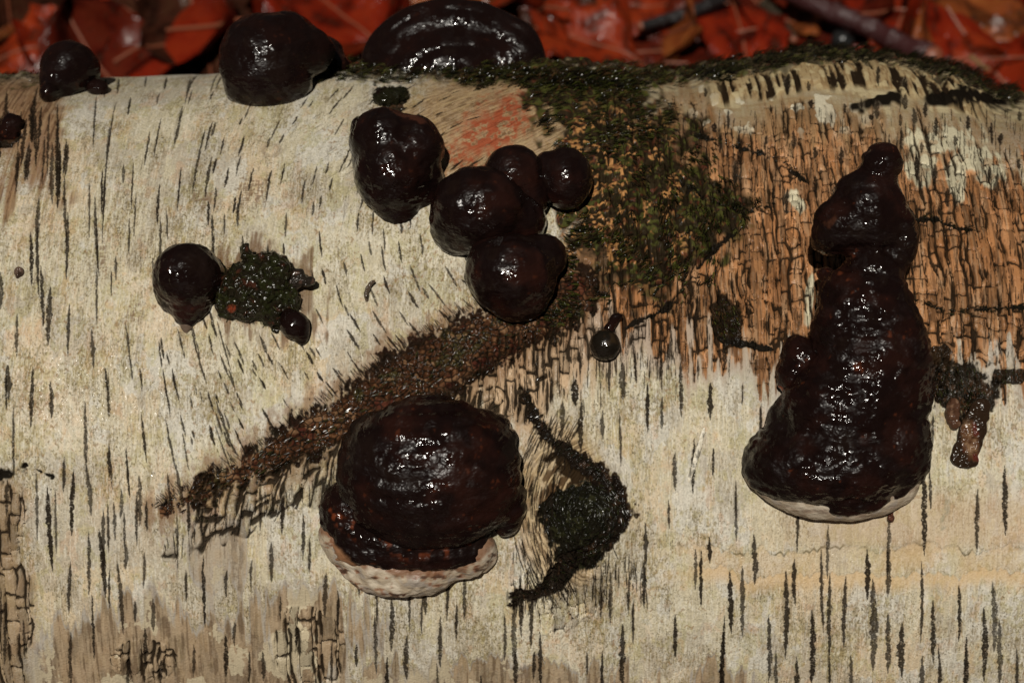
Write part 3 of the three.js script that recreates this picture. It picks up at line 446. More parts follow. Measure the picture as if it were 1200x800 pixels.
{ // the rest of the log: back, underside and both ends beyond the frame, in plain white bark
  const n = 512, back = texture(n, n, (d) => { for (let j = 0; j < n; j++) for (let i = 0; i < n; i++) { const k = fbm(i / 60, j / 70, 4), s = ss(0.55, 0.7, vn(i / 5, j / 40)), o = (j * n + i) * 4; const c = [lerp(0.42, 0.34, k), lerp(0.36, 0.28, k), lerp(0.23, 0.17, k)]; for (let a = 0; a < 3; a++) d[o + a] = srgb(lerp(c[a], 0.03, s)); d[o + 3] = 255; } }, true);
  const bm = new THREE.MeshStandardMaterial({ map: back, roughness: 0.6 }), geos = [];
  const sheet = (x0, x1, t0, t1, nx, nt, drop) => {
    const P = [], U = [], I = [], v = new THREE.Vector3();
    for (let j = 0; j <= nt; j++) for (let i = 0; i <= nx; i++) { const x = lerp(x0, x1, i / nx), th = lerp(t0, t1, j / nt), b = th * R * 1000; const near = clamp(x, -XW, XW), nb = clamp(b, BMIN, BMAX); rel(onLog(x, b, macroAt(near, nb) * ss(XW + 260, XW, Math.abs(x)) * (b >= BMIN && b <= BMAX ? 1 : Math.exp(-Math.abs(b - nb) / 60)) - drop + fbm(x / 8, b / 8, 2) * 0.5, v)); P.push(v.x, v.y, v.z); U.push(x / 180, b / 180); }
    for (let j = 0; j < nt; j++) for (let i = 0; i < nx; i++) { const p = j * (nx + 1) + i, s = p + nx + 1; I.push(p, s, p + 1, p + 1, s, s + 1); }
    const g = new THREE.BufferGeometry(); g.setAttribute('position', new THREE.BufferAttribute(new Float32Array(P), 3)); g.setAttribute('uv', new THREE.BufferAttribute(new Float32Array(U), 2)); g.setIndex(I); g.computeVertexNormals(); geos.push(g);
  };
  sheet(-XW - 6, XW + 6, TMAX - 0.03, TMIN + 2 * Math.PI + 0.03, 120, 130, 1.2);
  sheet(-720, -XW + 4, -Math.PI, Math.PI, 110, 190, 1.2);
  sheet(XW - 4, 720, -Math.PI, Math.PI, 110, 190, 1.2);
  part('bark', mergeGeometries(geos), bm, log);
  const wood = new THREE.MeshStandardMaterial({ color: new THREE.Color(0.34, 0.22, 0.11), roughness: 0.8 });
  for (const s of [-1, 1]) { const g = new THREE.CylinderGeometry(R - 0.004, R - 0.004, 0.012, 64); g.rotateZ(Math.PI / 2); part('cut_end', g, wood, log, new THREE.Vector3(s * 0.712, 0, 0)); }
}

// ------------------------------------------------------------------ bracket fungi: smooth unions of lumps with growth zones, meshed by surface nets
function surfaceNets(f, lo, hi, cell) {
  const nx = Math.ceil((hi[0] - lo[0]) / cell) + 1, ny = Math.ceil((hi[1] - lo[1]) / cell) + 1, nz = Math.ceil((hi[2] - lo[2]) / cell) + 1;
  const F = new Float32Array(nx * ny * nz);
  for (let k = 0; k < nz; k++) for (let j = 0; j < ny; j++) for (let i = 0; i < nx; i++) F[(k * ny + j) * nx + i] = f(lo[0] + i * cell, lo[1] + j * cell, lo[2] + k * cell);
  const id = new Int32Array(nx * ny * nz).fill(-1), P = [], I = [], off = [0, 1, nx, nx + 1, nx * ny, nx * ny + 1, nx * ny + nx, nx * ny + nx + 1];
  const E = [[0, 1], [2, 3], [4, 5], [6, 7], [0, 2], [1, 3], [4, 6], [5, 7], [0, 4], [1, 5], [2, 6], [3, 7]];
  for (let k = 0; k < nz - 1; k++) for (let j = 0; j < ny - 1; j++) for (let i = 0; i < nx - 1; i++) {
    const o = (k * ny + j) * nx + i; let n = 0, x = 0, y = 0, z = 0, m = 0;
    for (let c = 0; c < 8; c++) if (F[o + off[c]] < 0) m++;
    if (m === 0 || m === 8) continue;
    for (const [a, b] of E) { const fa = F[o + off[a]], fb = F[o + off[b]]; if ((fa < 0) === (fb < 0)) continue; const t = fa / (fa - fb); x += (a & 1) + t * ((b & 1) - (a & 1)); y += ((a >> 1) & 1) + t * (((b >> 1) & 1) - ((a >> 1) & 1)); z += (a >> 2) + t * ((b >> 2) - (a >> 2)); n++; }
    id[o] = P.length / 3; P.push(lo[0] + (i + x / n) * cell, lo[1] + (j + y / n) * cell, lo[2] + (k + z / n) * cell);
  }
  const quad = (a, b, c, d, flip) => { if (a < 0 || b < 0 || c < 0 || d < 0) return; flip ? I.push(a, c, b, a, d, c) : I.push(a, b, c, a, c, d); };
  for (let k = 1; k < nz - 1; k++) for (let j = 1; j < ny - 1; j++) for (let i = 1; i < nx - 1; i++) {
    const o = (k * ny + j) * nx + i, s = F[o] < 0;
    if (s !== F[o + 1] < 0) quad(id[o], id[o - nx], id[o - nx - nx * ny], id[o - nx * ny], s === false);
    if (s !== F[o + nx] < 0) quad(id[o], id[o - nx * ny], id[o - nx * ny - 1], id[o - 1], s === false);
    if (s !== F[o + nx * ny] < 0) quad(id[o], id[o - 1], id[o - 1 - nx], id[o - nx], s === false);
  }
  const g = new THREE.BufferGeometry(); g.setAttribute('position', new THREE.BufferAttribute(new Float32Array(P), 3)); g.setIndex(I); return g;
}
const toView = new THREE.Matrix4().makeBasis(new THREE.Vector3(1, 0, 0), upv, fwd.clone().negate());
// film of fine pits and droplets, for the wet crust
const crustBump = texture(512, 512, (d) => { for (let j = 0; j < 512; j++) for (let i = 0; i < 512; i++) { const v = 0.5 + 0.34 * fbm(i / 16, j / 11, 2) + 0.06 * vn(i / 5, j / 4); d.fill(Math.round(255 * clamp(v)), (j * 512 + i) * 4, (j * 512 + i) * 4 + 3); d[(j * 512 + i) * 4 + 3] = 255; } });
const crustRough = texture(512, 512, (d) => { for (let j = 0; j < 512; j++) for (let i = 0; i < 512; i++) { const matt = ss(0.02, 0.2, fbm(i / 30 + 90, j / 44 + 20, 5)), v = 0.11 + 0.24 * ss(0.12, 0.19, fbm(i / 44 + 50, j / 36, 5)) + 0.16 * matt; d.fill(Math.round(255 * clamp(v)), (j * 512 + i) * 4, (j * 512 + i) * 4 + 3); d[(j * 512 + i) * 4 + 3] = Math.round(255 * (1 - 0.6 * matt)); } });
const crust = new THREE.MeshPhysicalMaterial({ vertexColors: true, roughnessMap: crustRough, specularIntensityMap: crustRough, roughness: 1, bumpMap: crustBump, bumpScale: 0.0007, specularIntensity: 0.42 }); crust.name = 'wet_black_crust';
const smooth = new THREE.MeshPhysicalMaterial({ vertexColors: true, roughnessMap: crustRough, specularIntensityMap: crustRough, roughness: 0.8, bumpMap: crustBump, bumpScale: 0.0005, specularIntensity: 0.55 }); smooth.name = 'smooth_wet_crust';
const poreMat = new THREE.MeshPhysicalMaterial({ vertexColors: true, roughness: 0.5, bumpMap: crustBump, bumpScale: 0.0005 }); poreMat.name = 'cream_pore_surface';
const mossy = new THREE.MeshPhysicalMaterial({ vertexColors: true, roughness: 0.18, specularIntensity: 0.5, bumpMap: crustBump, bumpScale: 0.0014 });

const mossOn = [];                                  // things that moss shoots are rooted on later
function place(X, Y) {                             // a point on the bark seen at X, Y of the photograph
  const c = hit(X, Y), p = onLog(c.x, c.b, c.h), t = p.clone().sub(eye).dot(fwd); return { p, q: t * TH / 400 * 1000, t, X, Y, c };
}
// lumps: [X, Y, toward the eye, radius across, radius along, depth radius, turn], all in photograph steps at the anchor
function lumpField(an, lumps, k, o = {}) {
  const q = an.q, L = lumps.map(([X, Y, z, rx, ry, rz, rot = 0]) => [(X - an.X) * q, (an.Y - Y) * q, z * q, rx * q, ry * q, rz * q, Math.cos(-rot * DEG), Math.sin(-rot * DEG)]);
  const kk = k * q, zo = o.zone && { x: (o.zone[0] - an.X) * q, y: (an.Y - o.zone[1]) * q, f: 2 * Math.PI / (o.zone[2] * q), a: o.zone[3] * q, sx: o.zone[4] ?? 1 }, la = (o.lump ?? 0.8) * q, ls = (o.lumpSize ?? 9) * q, fs = o.fine ?? 0.25, s0 = o.seed ?? 0;
  const f = (x, y, z) => {
    let d = 1e9;
    for (const e of L) {
      const dx = x - e[0], dy = y - e[1], dz = z - e[2], u = (dx * e[6] + dy * e[7]) / e[3], v = (-dx * e[7] + dy * e[6]) / e[4], w = dz / e[5];
      const k0 = Math.sqrt(u * u + v * v + w * w), k1 = Math.sqrt(u * u / (e[3] * e[3]) + v * v / (e[4] * e[4]) + w * w / (e[5] * e[5])), de = k1 < 1e-6 ? -Math.min(e[3], e[4], e[5]) : k0 * (k0 - 1) / k1;
      const h = clamp(0.5 + 0.5 * (d - de) / kk); d = d > 1e8 ? de : lerp(d, de, h) - kk * h * (1 - h);
    }
    if (Math.abs(d) < 4) {
      d -= la * fbm3(x / ls + s0, y / ls, z / ls, 2) + fs * vn3(x / 1.5 + s0, y / 1.5, z / 1.5) * q * 2.2;
      if (zo) { const r = Math.hypot((x - zo.x) / zo.sx, y - zo.y, z * 0.6), w = r * zo.f + vn3(x / 9 + s0, y / 9, z / 9) * 1.4; d -= zo.a * (Math.pow(0.5 + 0.5 * Math.sin(w), 0.6) - 0.5) * (0.6 + 0.6 * vn3(x / 7, y / 7, z / 7 + s0)); }
      if (o.cut) d = Math.max(d, o.cut(x / q + an.X, an.Y - y / q, z / q) * q);
    }
    return d;
  };
  const m = (o.lump ?? 0.8) * q + kk * 0.3 + 1.5, lo = [1e9, 1e9, 1e9], hi = [-1e9, -1e9, -1e9];
  for (const e of L) { const rr_ = [Math.hypot(e[3] * e[6], e[4] * e[7]), Math.hypot(e[3] * e[7], e[4] * e[6]), e[5]]; for (let a = 0; a < 3; a++) { lo[a] = Math.min(lo[a], e[a] - rr_[a] - m); hi[a] = Math.max(hi[a], e[a] + rr_[a] + m); } }
  return { f, lo, hi };
}
function lumpMesh(an, lumps, k, o, color) {
  const { f, lo, hi } = lumpField(an, lumps, k, o), g = surfaceNets(f, lo, hi, o.cell ?? 0.6), P = g.attributes.position, C = new Float32Array(P.count * 3), U = new Float32Array(P.count * 2), c = [0, 0, 0];
  g.computeVertexNormals();
  const Nn = g.attributes.normal; let out = 0; for (let i = 0; i < P.count; i += 7) { const e = 0.5; out += f(P.getX(i) + Nn.getX(i) * e, P.getY(i) + Nn.getY(i) * e, P.getZ(i) + Nn.getZ(i) * e) > 0 ? 1 : -1; }
  if (out < 0) { const ix = g.index.array; for (let i = 0; i < ix.length; i += 3) { const t = ix[i]; ix[i] = ix[i + 1]; ix[i + 1] = t; } g.computeVertexNormals(); }
  for (let i = 0; i < P.count; i++) {
    const x = P.getX(i), y = P.getY(i), z = P.getZ(i); color(c, x, y, z, x / an.q + an.X, an.Y - y / an.q); C.set(c, i * 3);
    U[i * 2] = (x + z * 0.35) / 60; U[i * 2 + 1] = (y + z * 0.35) / 60;                     // 60 mm to a tile
  }
  g.setAttribute('color', new THREE.BufferAttribute(C, 3)); g.setAttribute('uv', new THREE.BufferAttribute(U, 2));
  g.scale(0.001, 0.001, 0.001); g.applyMatrix4(toView); return g;
}
const dark = (o = {}) => (c, x, y, z, X, Y) => {   // near-black crust with red-brown and rusty flecks
  const n = fbm3(x / 10, y / 8, z / 8, 3), m = fbm3(x / 2 + 9, y / 2, z / 2, 2);
  c[0] = 0.0058; c[1] = 0.0027; c[2] = 0.0023;
  mix3(c, 0.017, 0.0058, 0.004, ss(-0.1, 0.5, n) * (o.red ?? 0.7));
  mix3(c, 0.12, 0.03, 0.011, ss(0.56, 0.76, m + n * 0.35) * (o.rust ?? 0.3));
  mix3(c, 0.012, 0.007, 0.005, ss(0.2, 0.6, -n + m * 0.3) * 0.4);
  if (o.extra) o.extra(c, x, y, z, X, Y, n, m);
};
const cream = (o = {}) => (c, x, y, z, X, Y) => {
  const n = fbm3(x / 4, y / 4, z / 4, 3), m = fbm3(x / 1.4 + 5, y / 1.4, z / 1.4, 2);
  c[0] = 0.34; c[1] = 0.275; c[2] = 0.195; mix3(c, 0.48, 0.42, 0.33, ss(0.0, 0.3, -n) * 0.7); mix3(c, 0.27, 0.235, 0.20, ss(0.1, 0.4, n) * 0.8); const w = fbm3(x / 7, y / 1.6 + 9, z / 5, 3); mix3(c, 0.19, 0.07, 0.028, ss(0.08, 0.35, m * 0.5 + w * 0.7) * (o.stain ?? 0.5)); mix3(c, 0.035, 0.016, 0.009, ss(0.3, 0.5, w + m * 0.35 - n * 0.2) * (o.stain ?? 0.5));
};
function fungus(name, label, category, anchor, lumps, k, o = {}, color = dark(), mat = crust, group) {
  const an = place(...anchor), root = base(name, an.p, label, category, group);
  part(o.part ?? 'cap', lumpMesh(an, lumps, k, o, color), mat, root);
  return { an, root };
}
const addPart = (fg, name, lumps, k, o, color, mat) => part(name, lumpMesh(fg.an, lumps, k, o, color), mat, fg.root);

// the big two-tiered bracket in the middle
{
  const f = fungus('bracket_fungus', 'big round two-tiered black bracket with broad cream rim under the diagonal ridge', 'fungus', [500, 570],
    [[504, 552, 38, 106, 86, 62], [505, 508, 28, 70, 46, 42], [570, 520, 18, 36, 42, 40], [446, 536, 16, 48, 54, 40], [592, 588, 14, 24, 38, 30], [505, 590, 42, 88, 46, 46]], 8,
    { zone: [500, 425, 19, 3.0, 1.25], lump: 2.0, lumpSize: 20, cell: 0.5, seed: 3, fine: 0.2 }, dark({ red: 0.8, rust: 0.28 }));
  addPart(f, 'lower_tier', [[478, 620, 8, 99, 49, 48], [412, 598, 10, 37, 38, 34], [482, 646, 14, 92, 23, 36]], 6, { zone: [490, 520, 13, 1.5, 1.2], lump: 2, lumpSize: 9, cell: 0.5, seed: 8, fine: 0.5 },
    dark({ red: 0.5, rust: 0.3, extra: (c, x, y, z, X, Y, n, m) => { const e = ss(16, 2, Math.abs(Y - table([[390, 606], [430, 624], [480, 642], [540, 640], [590, 606]], X) + m * 10)); mix3(c, 0.13, 0.03, 0.010, e * ss(0.15, 0.5, n * 0.5 + m * 0.9) * 0.7); mix3(c, 0.24, 0.12, 0.06, ss(0, 8, Y - table([[380, 622], [430, 658], [480, 668], [540, 662], [590, 632]], X) + m * 4) * 0.8); } }), crust);
  addPart(f, 'pore_margin', [[474, 634, 2, 95, 52, 42], [412, 618, 2, 37, 44, 32], [546, 646, 2, 36, 30, 32], [470, 668, 4, 66, 31, 32]], 10, { lump: 3.4, lumpSize: 12, cell: 0.5, seed: 4, zone: [480, 560, 26, 1.4, 1.3] }, ((cr) => (c, x, y, z, X, Y) => { cr(c, x, y, z, X, Y); const t = Y - table([[380, 622], [430, 656], [480, 667], [540, 660], [590, 630]], X) + fbm3(x / 2, y / 2, z / 2, 2) * 7; mix3(c, 0.16, 0.07, 0.032, ss(9, 1, t) * 0.85); })(cream({ stain: 0.85 })), poreMat);
}
// the tall one on the right
{
  const f = fungus('tall_fungus', 'tallest black fungus, a knobbed column widening to a thin cream rim on brown cracked bark', 'fungus', [1000, 430],
    [[1027, 196, 30, 24, 25, 24], [1015, 250, 26, 44, 52, 40, -12], [982, 266, 24, 34, 33, 36], [966, 284, 18, 16, 15, 20], [1050, 280, 22, 21, 36, 30], [1020, 315, 22, 36, 26, 34], [1008, 352, 26, 54, 44, 44], [1012, 392, 30, 66, 62, 48], [1014, 424, 32, 72, 66, 52], [1024, 450, 30, 64, 80, 52], [985, 480, 34, 76, 70, 56],
      [976, 540, 32, 106, 52, 62, -4], [1030, 520, 26, 56, 66, 50], [935, 540, 18, 66, 54, 44], [930, 496, 14, 32, 36, 34], [966, 322, 12, 10, 10, 10], [990, 585, 26, 62, 20, 36]], 9,
    { zone: [1020, 290, 13, 2.0, 1.3], lump: 3.4, lumpSize: 17, cell: 0.55, seed: 11, fine: 0.3, cut: (X, Y) => (X < 1100 ? -100 : 0) + (Y > 560 ? 100 + (Y - table([[850, 556], [880, 574], [905, 590], [940, 586], [975, 601], [1010, 596], [1040, 582], [1075, 556], [1100, 540]], X)) : 0) }, dark({ red: 0.6, rust: 0.4, extra: (c, x, y, z, X, Y, n, m) => mix3(c, 0.05, 0.018, 0.009, ss(1.1, 0.4, ell(X, Y, 966, 262, 10, 6, -40) + m * 1.4) * 0.6) }));
  addPart(f, 'side_lobe', [[930, 412, 24, 17, 20, 22], [924, 438, 20, 17, 24, 22], [944, 432, 24, 24, 34, 26]], 6, { lump: 2, lumpSize: 7, cell: 0.5, seed: 5 }, dark({ extra: (c, x, y, z, X, Y) => mix3(c, 0.22, 0.05, 0.02, ss(1.1, 0.7, ell(X, Y, 908, 457, 7, 6))) }), crust);
  addPart(f, 'pore_margin', [[972, 548, 20, 102, 47, 46, -3], [970, 574, 22, 78, 34, 40, 4], [1020, 560, 16, 56, 40, 38]], 10, { lump: 1.6, lumpSize: 14, cell: 0.55, seed: 14 }, cream({ stain: 0.3 }), poreMat);
}
// the black cluster in the middle
fungus('hoof_fungus', 'black hoof-shaped fungus narrowing to a point, just apart from the cluster', 'fungus', [465, 205],
  [[452, 165, 34, 39, 34, 36], [486, 180, 30, 35, 42, 36], [462, 205, 36, 44, 48, 42], [467, 240, 26, 27, 32, 30], [456, 262, 18, 15, 17, 18, -12], [432, 192, 18, 18, 54, 26, -10], [495, 215, 18, 26, 34, 28]], 8, { lump: 2.6, lumpSize: 14, cell: 0.5, seed: 21, fine: 0.14, zone: [470, 60, 30, 1.8] },
  dark({ red: 0.4, rust: 0.1, extra: (c, x, y, z, X, Y, n, m) => mix3(c, 0.05, 0.016, 0.009, ss(1.1, 0.5, ell(X, Y, 484, 142, 26, 5, 20) + m * 0.9) * 0.8) }), smooth);
fungus('lumpy_fungus', 'dark red-brown middle lump of the black cluster, broadest of its four', 'fungus', [560, 250],
  [[562, 248, 40, 56, 50, 50], [540, 262, 30, 36, 38, 36], [606, 262, 26, 34, 34, 34]], 8, { lump: 2.6, lumpSize: 15, cell: 0.5, seed: 24, fine: 0.12 }, dark({ rust: 0.12 }), smooth);
fungus('lumpy_fungus', 'black upper lump of the cluster, touching the reddened bark', 'fungus', [600, 215],
  [[602, 208, 44, 35, 34, 34], [618, 230, 38, 26, 30, 30]], 7, { lump: 1.6, lumpSize: 12, cell: 0.45, seed: 27, fine: 0.1 }, dark({ rust: 0.05 }), smooth);
fungus('lumpy_fungus', 'rounded black knob at the mossy end of the cluster', 'fungus', [660, 215],
  [[662, 212, 36, 31, 36, 32], [640, 208, 30, 18, 28, 26]], 6, { lump: 1.2, lumpSize: 12, cell: 0.45, seed: 29, fine: 0.1 }, dark({ rust: 0.05 }), smooth);
fungus('lumpy_fungus', 'lowest lump of the cluster, dark and glossy, hanging over the top of the diagonal ridge', 'fungus', [605, 325],
  [[600, 322, 36, 52, 46, 46], [606, 346, 30, 38, 32, 36], [636, 302, 22, 28, 26, 30], [572, 318, 24, 26, 36, 32]], 8, { lump: 2.2, lumpSize: 14, cell: 0.5, seed: 33, fine: 0.12, zone: [640, 250, 30, 0.9] }, dark({ red: 0.9, rust: 0.15 }), smooth);
// the one with a drop-shaped tip, on the white bark
{
  const f = fungus('round_fungus', 'single round black fungus with small pointed tip beside the mossy stub', 'fungus', [222, 332],
    [[224, 324, 26, 41, 38, 36], [225, 348, 18, 27, 30, 24], [223, 366, 16, 15, 20, 16], [206, 334, 10, 24, 36, 22], [248, 330, 8, 18, 26, 18]], 6, { lump: 1.8, lumpSize: 9, cell: 0.4, seed: 41, fine: 0.14, zone: [228, 318, 26, 0.9] }, dark({ red: 0.9, rust: 0.15 }), smooth);
  addPart(f, 'pointed_tip', [[222, 380, 19, 8, 9, 8], [221.5, 387, 20, 3.5, 6, 4]], 4, { lump: 0.2, cell: 0.25, seed: 2, fine: 0.05 }, (c, x, y, z, X, Y) => { c[0] = 0.012; c[1] = 0.008; c[2] = 0.006; mix3(c, 0.10, 0.07, 0.05, ss(376, 380, Y)); }, smooth);
}
// those along the crest
fungus('crest_fungus', 'small black dome with a drooping snout on the crest before the largest red leaf', 'fungus', [80, 104],
  [[81, 79, 4, 33, 31, 32], [74, 98, 16, 24, 22, 26], [98, 84, -2, 18, 22, 22], [67, 114, 36, 12, 13, 22], [82, 96, -40, 26, 18, 40]], 8, { lump: 1.4, lumpSize: 12, cell: 0.45, seed: 51, fine: 0.06 }, dark({ red: 0.2, rust: 0.1 }), smooth);
fungus('crest_fungus', 'tiny shiny black lobe beside the small snouted dome on the crest', 'fungus', [116, 106], [[116, 105, 8, 14, 11, 14, 20], [104, 95, 4, 12, 6, 9, 35]], 4, { lump: 0.6, lumpSize: 7, cell: 0.35, seed: 52, fine: 0.05 }, dark({ red: 0.2, rust: 0.15 }), smooth);
fungus('crest_fungus', 'large furrowed black ball hanging over the pale log crest', 'fungus', [312, 114],
  [[310, 72, 4, 51, 56, 46], [292, 70, -4, 34, 50, 40], [336, 60, -8, 38, 48, 40], [364, 58, -18, 26, 26, 30, 40], [330, 100, 0, 34, 26, 34], [302, 106, 2, 36, 21, 34], [312, 96, -46, 46, 30, 50]], 10, { lump: 2, lumpSize: 16, cell: 0.5, seed: 55, fine: 0.08, zone: [520, -150, 33, 1.0] }, dark({ red: 0.2, rust: 0.1 }), smooth);
fungus('crest_fungus', 'low black shoulder lump behind the furrowed ball, sloping down the crest', 'fungus', [372, 84], [[378, 60, -26, 24, 22, 28, 38], [394, 72, -20, 20, 12, 24, 30], [374, 80, -60, 28, 20, 44]], 8, { lump: 1.4, lumpSize: 10, cell: 0.5, seed: 56, fine: 0.08 }, dark({ red: 0.2, rust: 0.15 }), smooth);
fungus('crest_fungus', 'broad black fan-shaped bracket with ringed zones standing behind the crest moss', 'fungus', [530, 86],
  [[528, 80, -50, 112, 92, 30], [520, 88, -40, 84, 58, 32], [604, 66, -50, 34, 50, 28], [528, 72, -34, 30, 28, 24], [530, 104, -90, 90, 40, 60]], 10, { lump: 1, lumpSize: 22, cell: 0.55, seed: 58, fine: 0.04, zone: [530, 90, 23, 2.4, 1.3] }, dark({ red: 0.2, rust: 0.05 }), smooth);
fungus('knob_fungus', 'small black knob in the brown hollow beneath the snouted dome', 'fungus', [12, 155],
  [[12, 152, 4, 13, 18, 14], [18, 144, 3, 8, 10, 10], [8, 166, 2, 8, 8, 8]], 4, { lump: 1.8, lumpSize: 6, cell: 0.35, seed: 61, fine: 0.3 }, dark({ rust: 0.5, red: 0.4 }), crust);
const mk = fungus('knob_fungus', 'black mossy knob between the hoof fungus and the crest moss', 'fungus', [456, 116], [[455, 116, 8, 18, 13, 14, -12], [468, 112, 4, 12, 9, 11]], 4, { lump: 2, lumpSize: 5, cell: 0.35, seed: 62, fine: 0.5 }, dark({ red: 0.1, rust: 0.05, extra: (c, x, y, z, X, Y, n) => mix3(c, 0.009, 0.0095, 0.004, ss(0, 0.4, n) * 0.7) }), crust);
mossOn.push([mk, 160, [[0.007, 0.007, 0.004], [0.012, 0.013, 0.004]], [0.7, 1.5]]);
{ // hanging ball on a stalk
  const f = fungus('hanging_fungus', 'small shiny black ball hanging on a short stalk from the cracked tan bark', 'fungus', [708, 402], [[708, 404, 16, 18, 18.5, 17]], 3, { lump: 0.6, lumpSize: 8, cell: 0.3, seed: 66, fine: 0.05 }, (c, x, y, z) => { const n = fbm3(x / 3, y / 3, z / 3, 2); c[0] = 0.008; c[1] = 0.006; c[2] = 0.004; mix3(c, 0.022, 0.013, 0.006, ss(0.1, 0.5, n)); }, smooth);
  addPart(f, 'stalk', [[713, 386, 9, 6, 11, 6, 22], [719, 376, 5, 6, 9, 6, 20], [724, 371, 3, 6, 4, 5]], 3, { lump: 0.6, lumpSize: 4, cell: 0.3, seed: 67, fine: 0.15 }, dark(), crust);
}
// ------------------------------------------------------------------ the moss-grown broken stub with its knobs
{
  const f = fungus('branch_stub', 'broken twig stub grown over with wet moss beside the round pointed fungus', 'branch stub', [304, 340],
    [[300, 340, 12, 38, 36, 26], [318, 322, 12, 26, 26, 22], [282, 352, 6, 26, 24, 18], [322, 366, 6, 16, 20, 16], [290, 300, 5, 7, 16, 9, -18], [322, 384, 3, 6, 14, 7, -20], [336, 352, 8, 16, 18, 14], [266, 345, 5, 16, 26, 14]], 7, { part: 'mossy_wood', lump: 4.4, lumpSize: 7, cell: 0.4, seed: 71, fine: 0.9 },
    (c, x, y, z, X, Y) => { const n = fbm3(x / 3, y / 3, z / 3, 3); c[0] = 0.010; c[1] = 0.008; c[2] = 0.004; mix3(c, 0.014, 0.015, 0.005, ss(0.05, 0.45, n)); mix3(c, 0.04, 0.014, 0.008, ss(0.2, 0.5, -n)); mix3(c, 0.14, 0.028, 0.012, ss(1.15, 0.7, ell(X, Y, 274, 362, 6, 5) + n * 0.6)); }, mossy); mossOn.push([f, 620, [[0.007, 0.008, 0.003], [0.011, 0.012, 0.004], [0.006, 0.005, 0.003], [0.034, 0.036, 0.008], [0.02, 0.010, 0.006]], [0.7, 1.7]]);
  const fing = [[342, 330, 8, 12, 11, 10, 12], [352, 328, 9, 9, 8, 8], [361, 330, 10, 8, 6, 7, 6], [345, 320, 10, 7, 6, 6], [352, 320, 10, 5, 5, 5], [366, 329, 10, 4, 4.5, 5], [338, 342, 7, 12, 8, 9, 30]];
  addPart(f, 'knobby_twig', fing, 3, { lump: 0.8, lumpSize: 4, cell: 0.3, seed: 73, fine: 0.3 }, (c, x, y, z) => { const n = fbm3(x / 1.5, y / 1.5, z / 1.5, 2); c[0] = 0.016; c[1] = 0.012; c[2] = 0.009; mix3(c, 0.06, 0.035, 0.025, ss(0.15, 0.5, n)); }, mossy);
  fungus('knob_fungus', 'smooth black knob hanging at the foot of the mossy stub', 'fungus', [347, 382], [[346, 381, 12, 18, 17, 16, 40], [354, 392, 9, 9, 12, 10], [338, 370, 5, 11, 12, 10]], 5, { lump: 0.8, lumpSize: 9, cell: 0.35, seed: 75, fine: 0.1 }, dark({ red: 0.1, rust: 0.02 }), smooth);
}
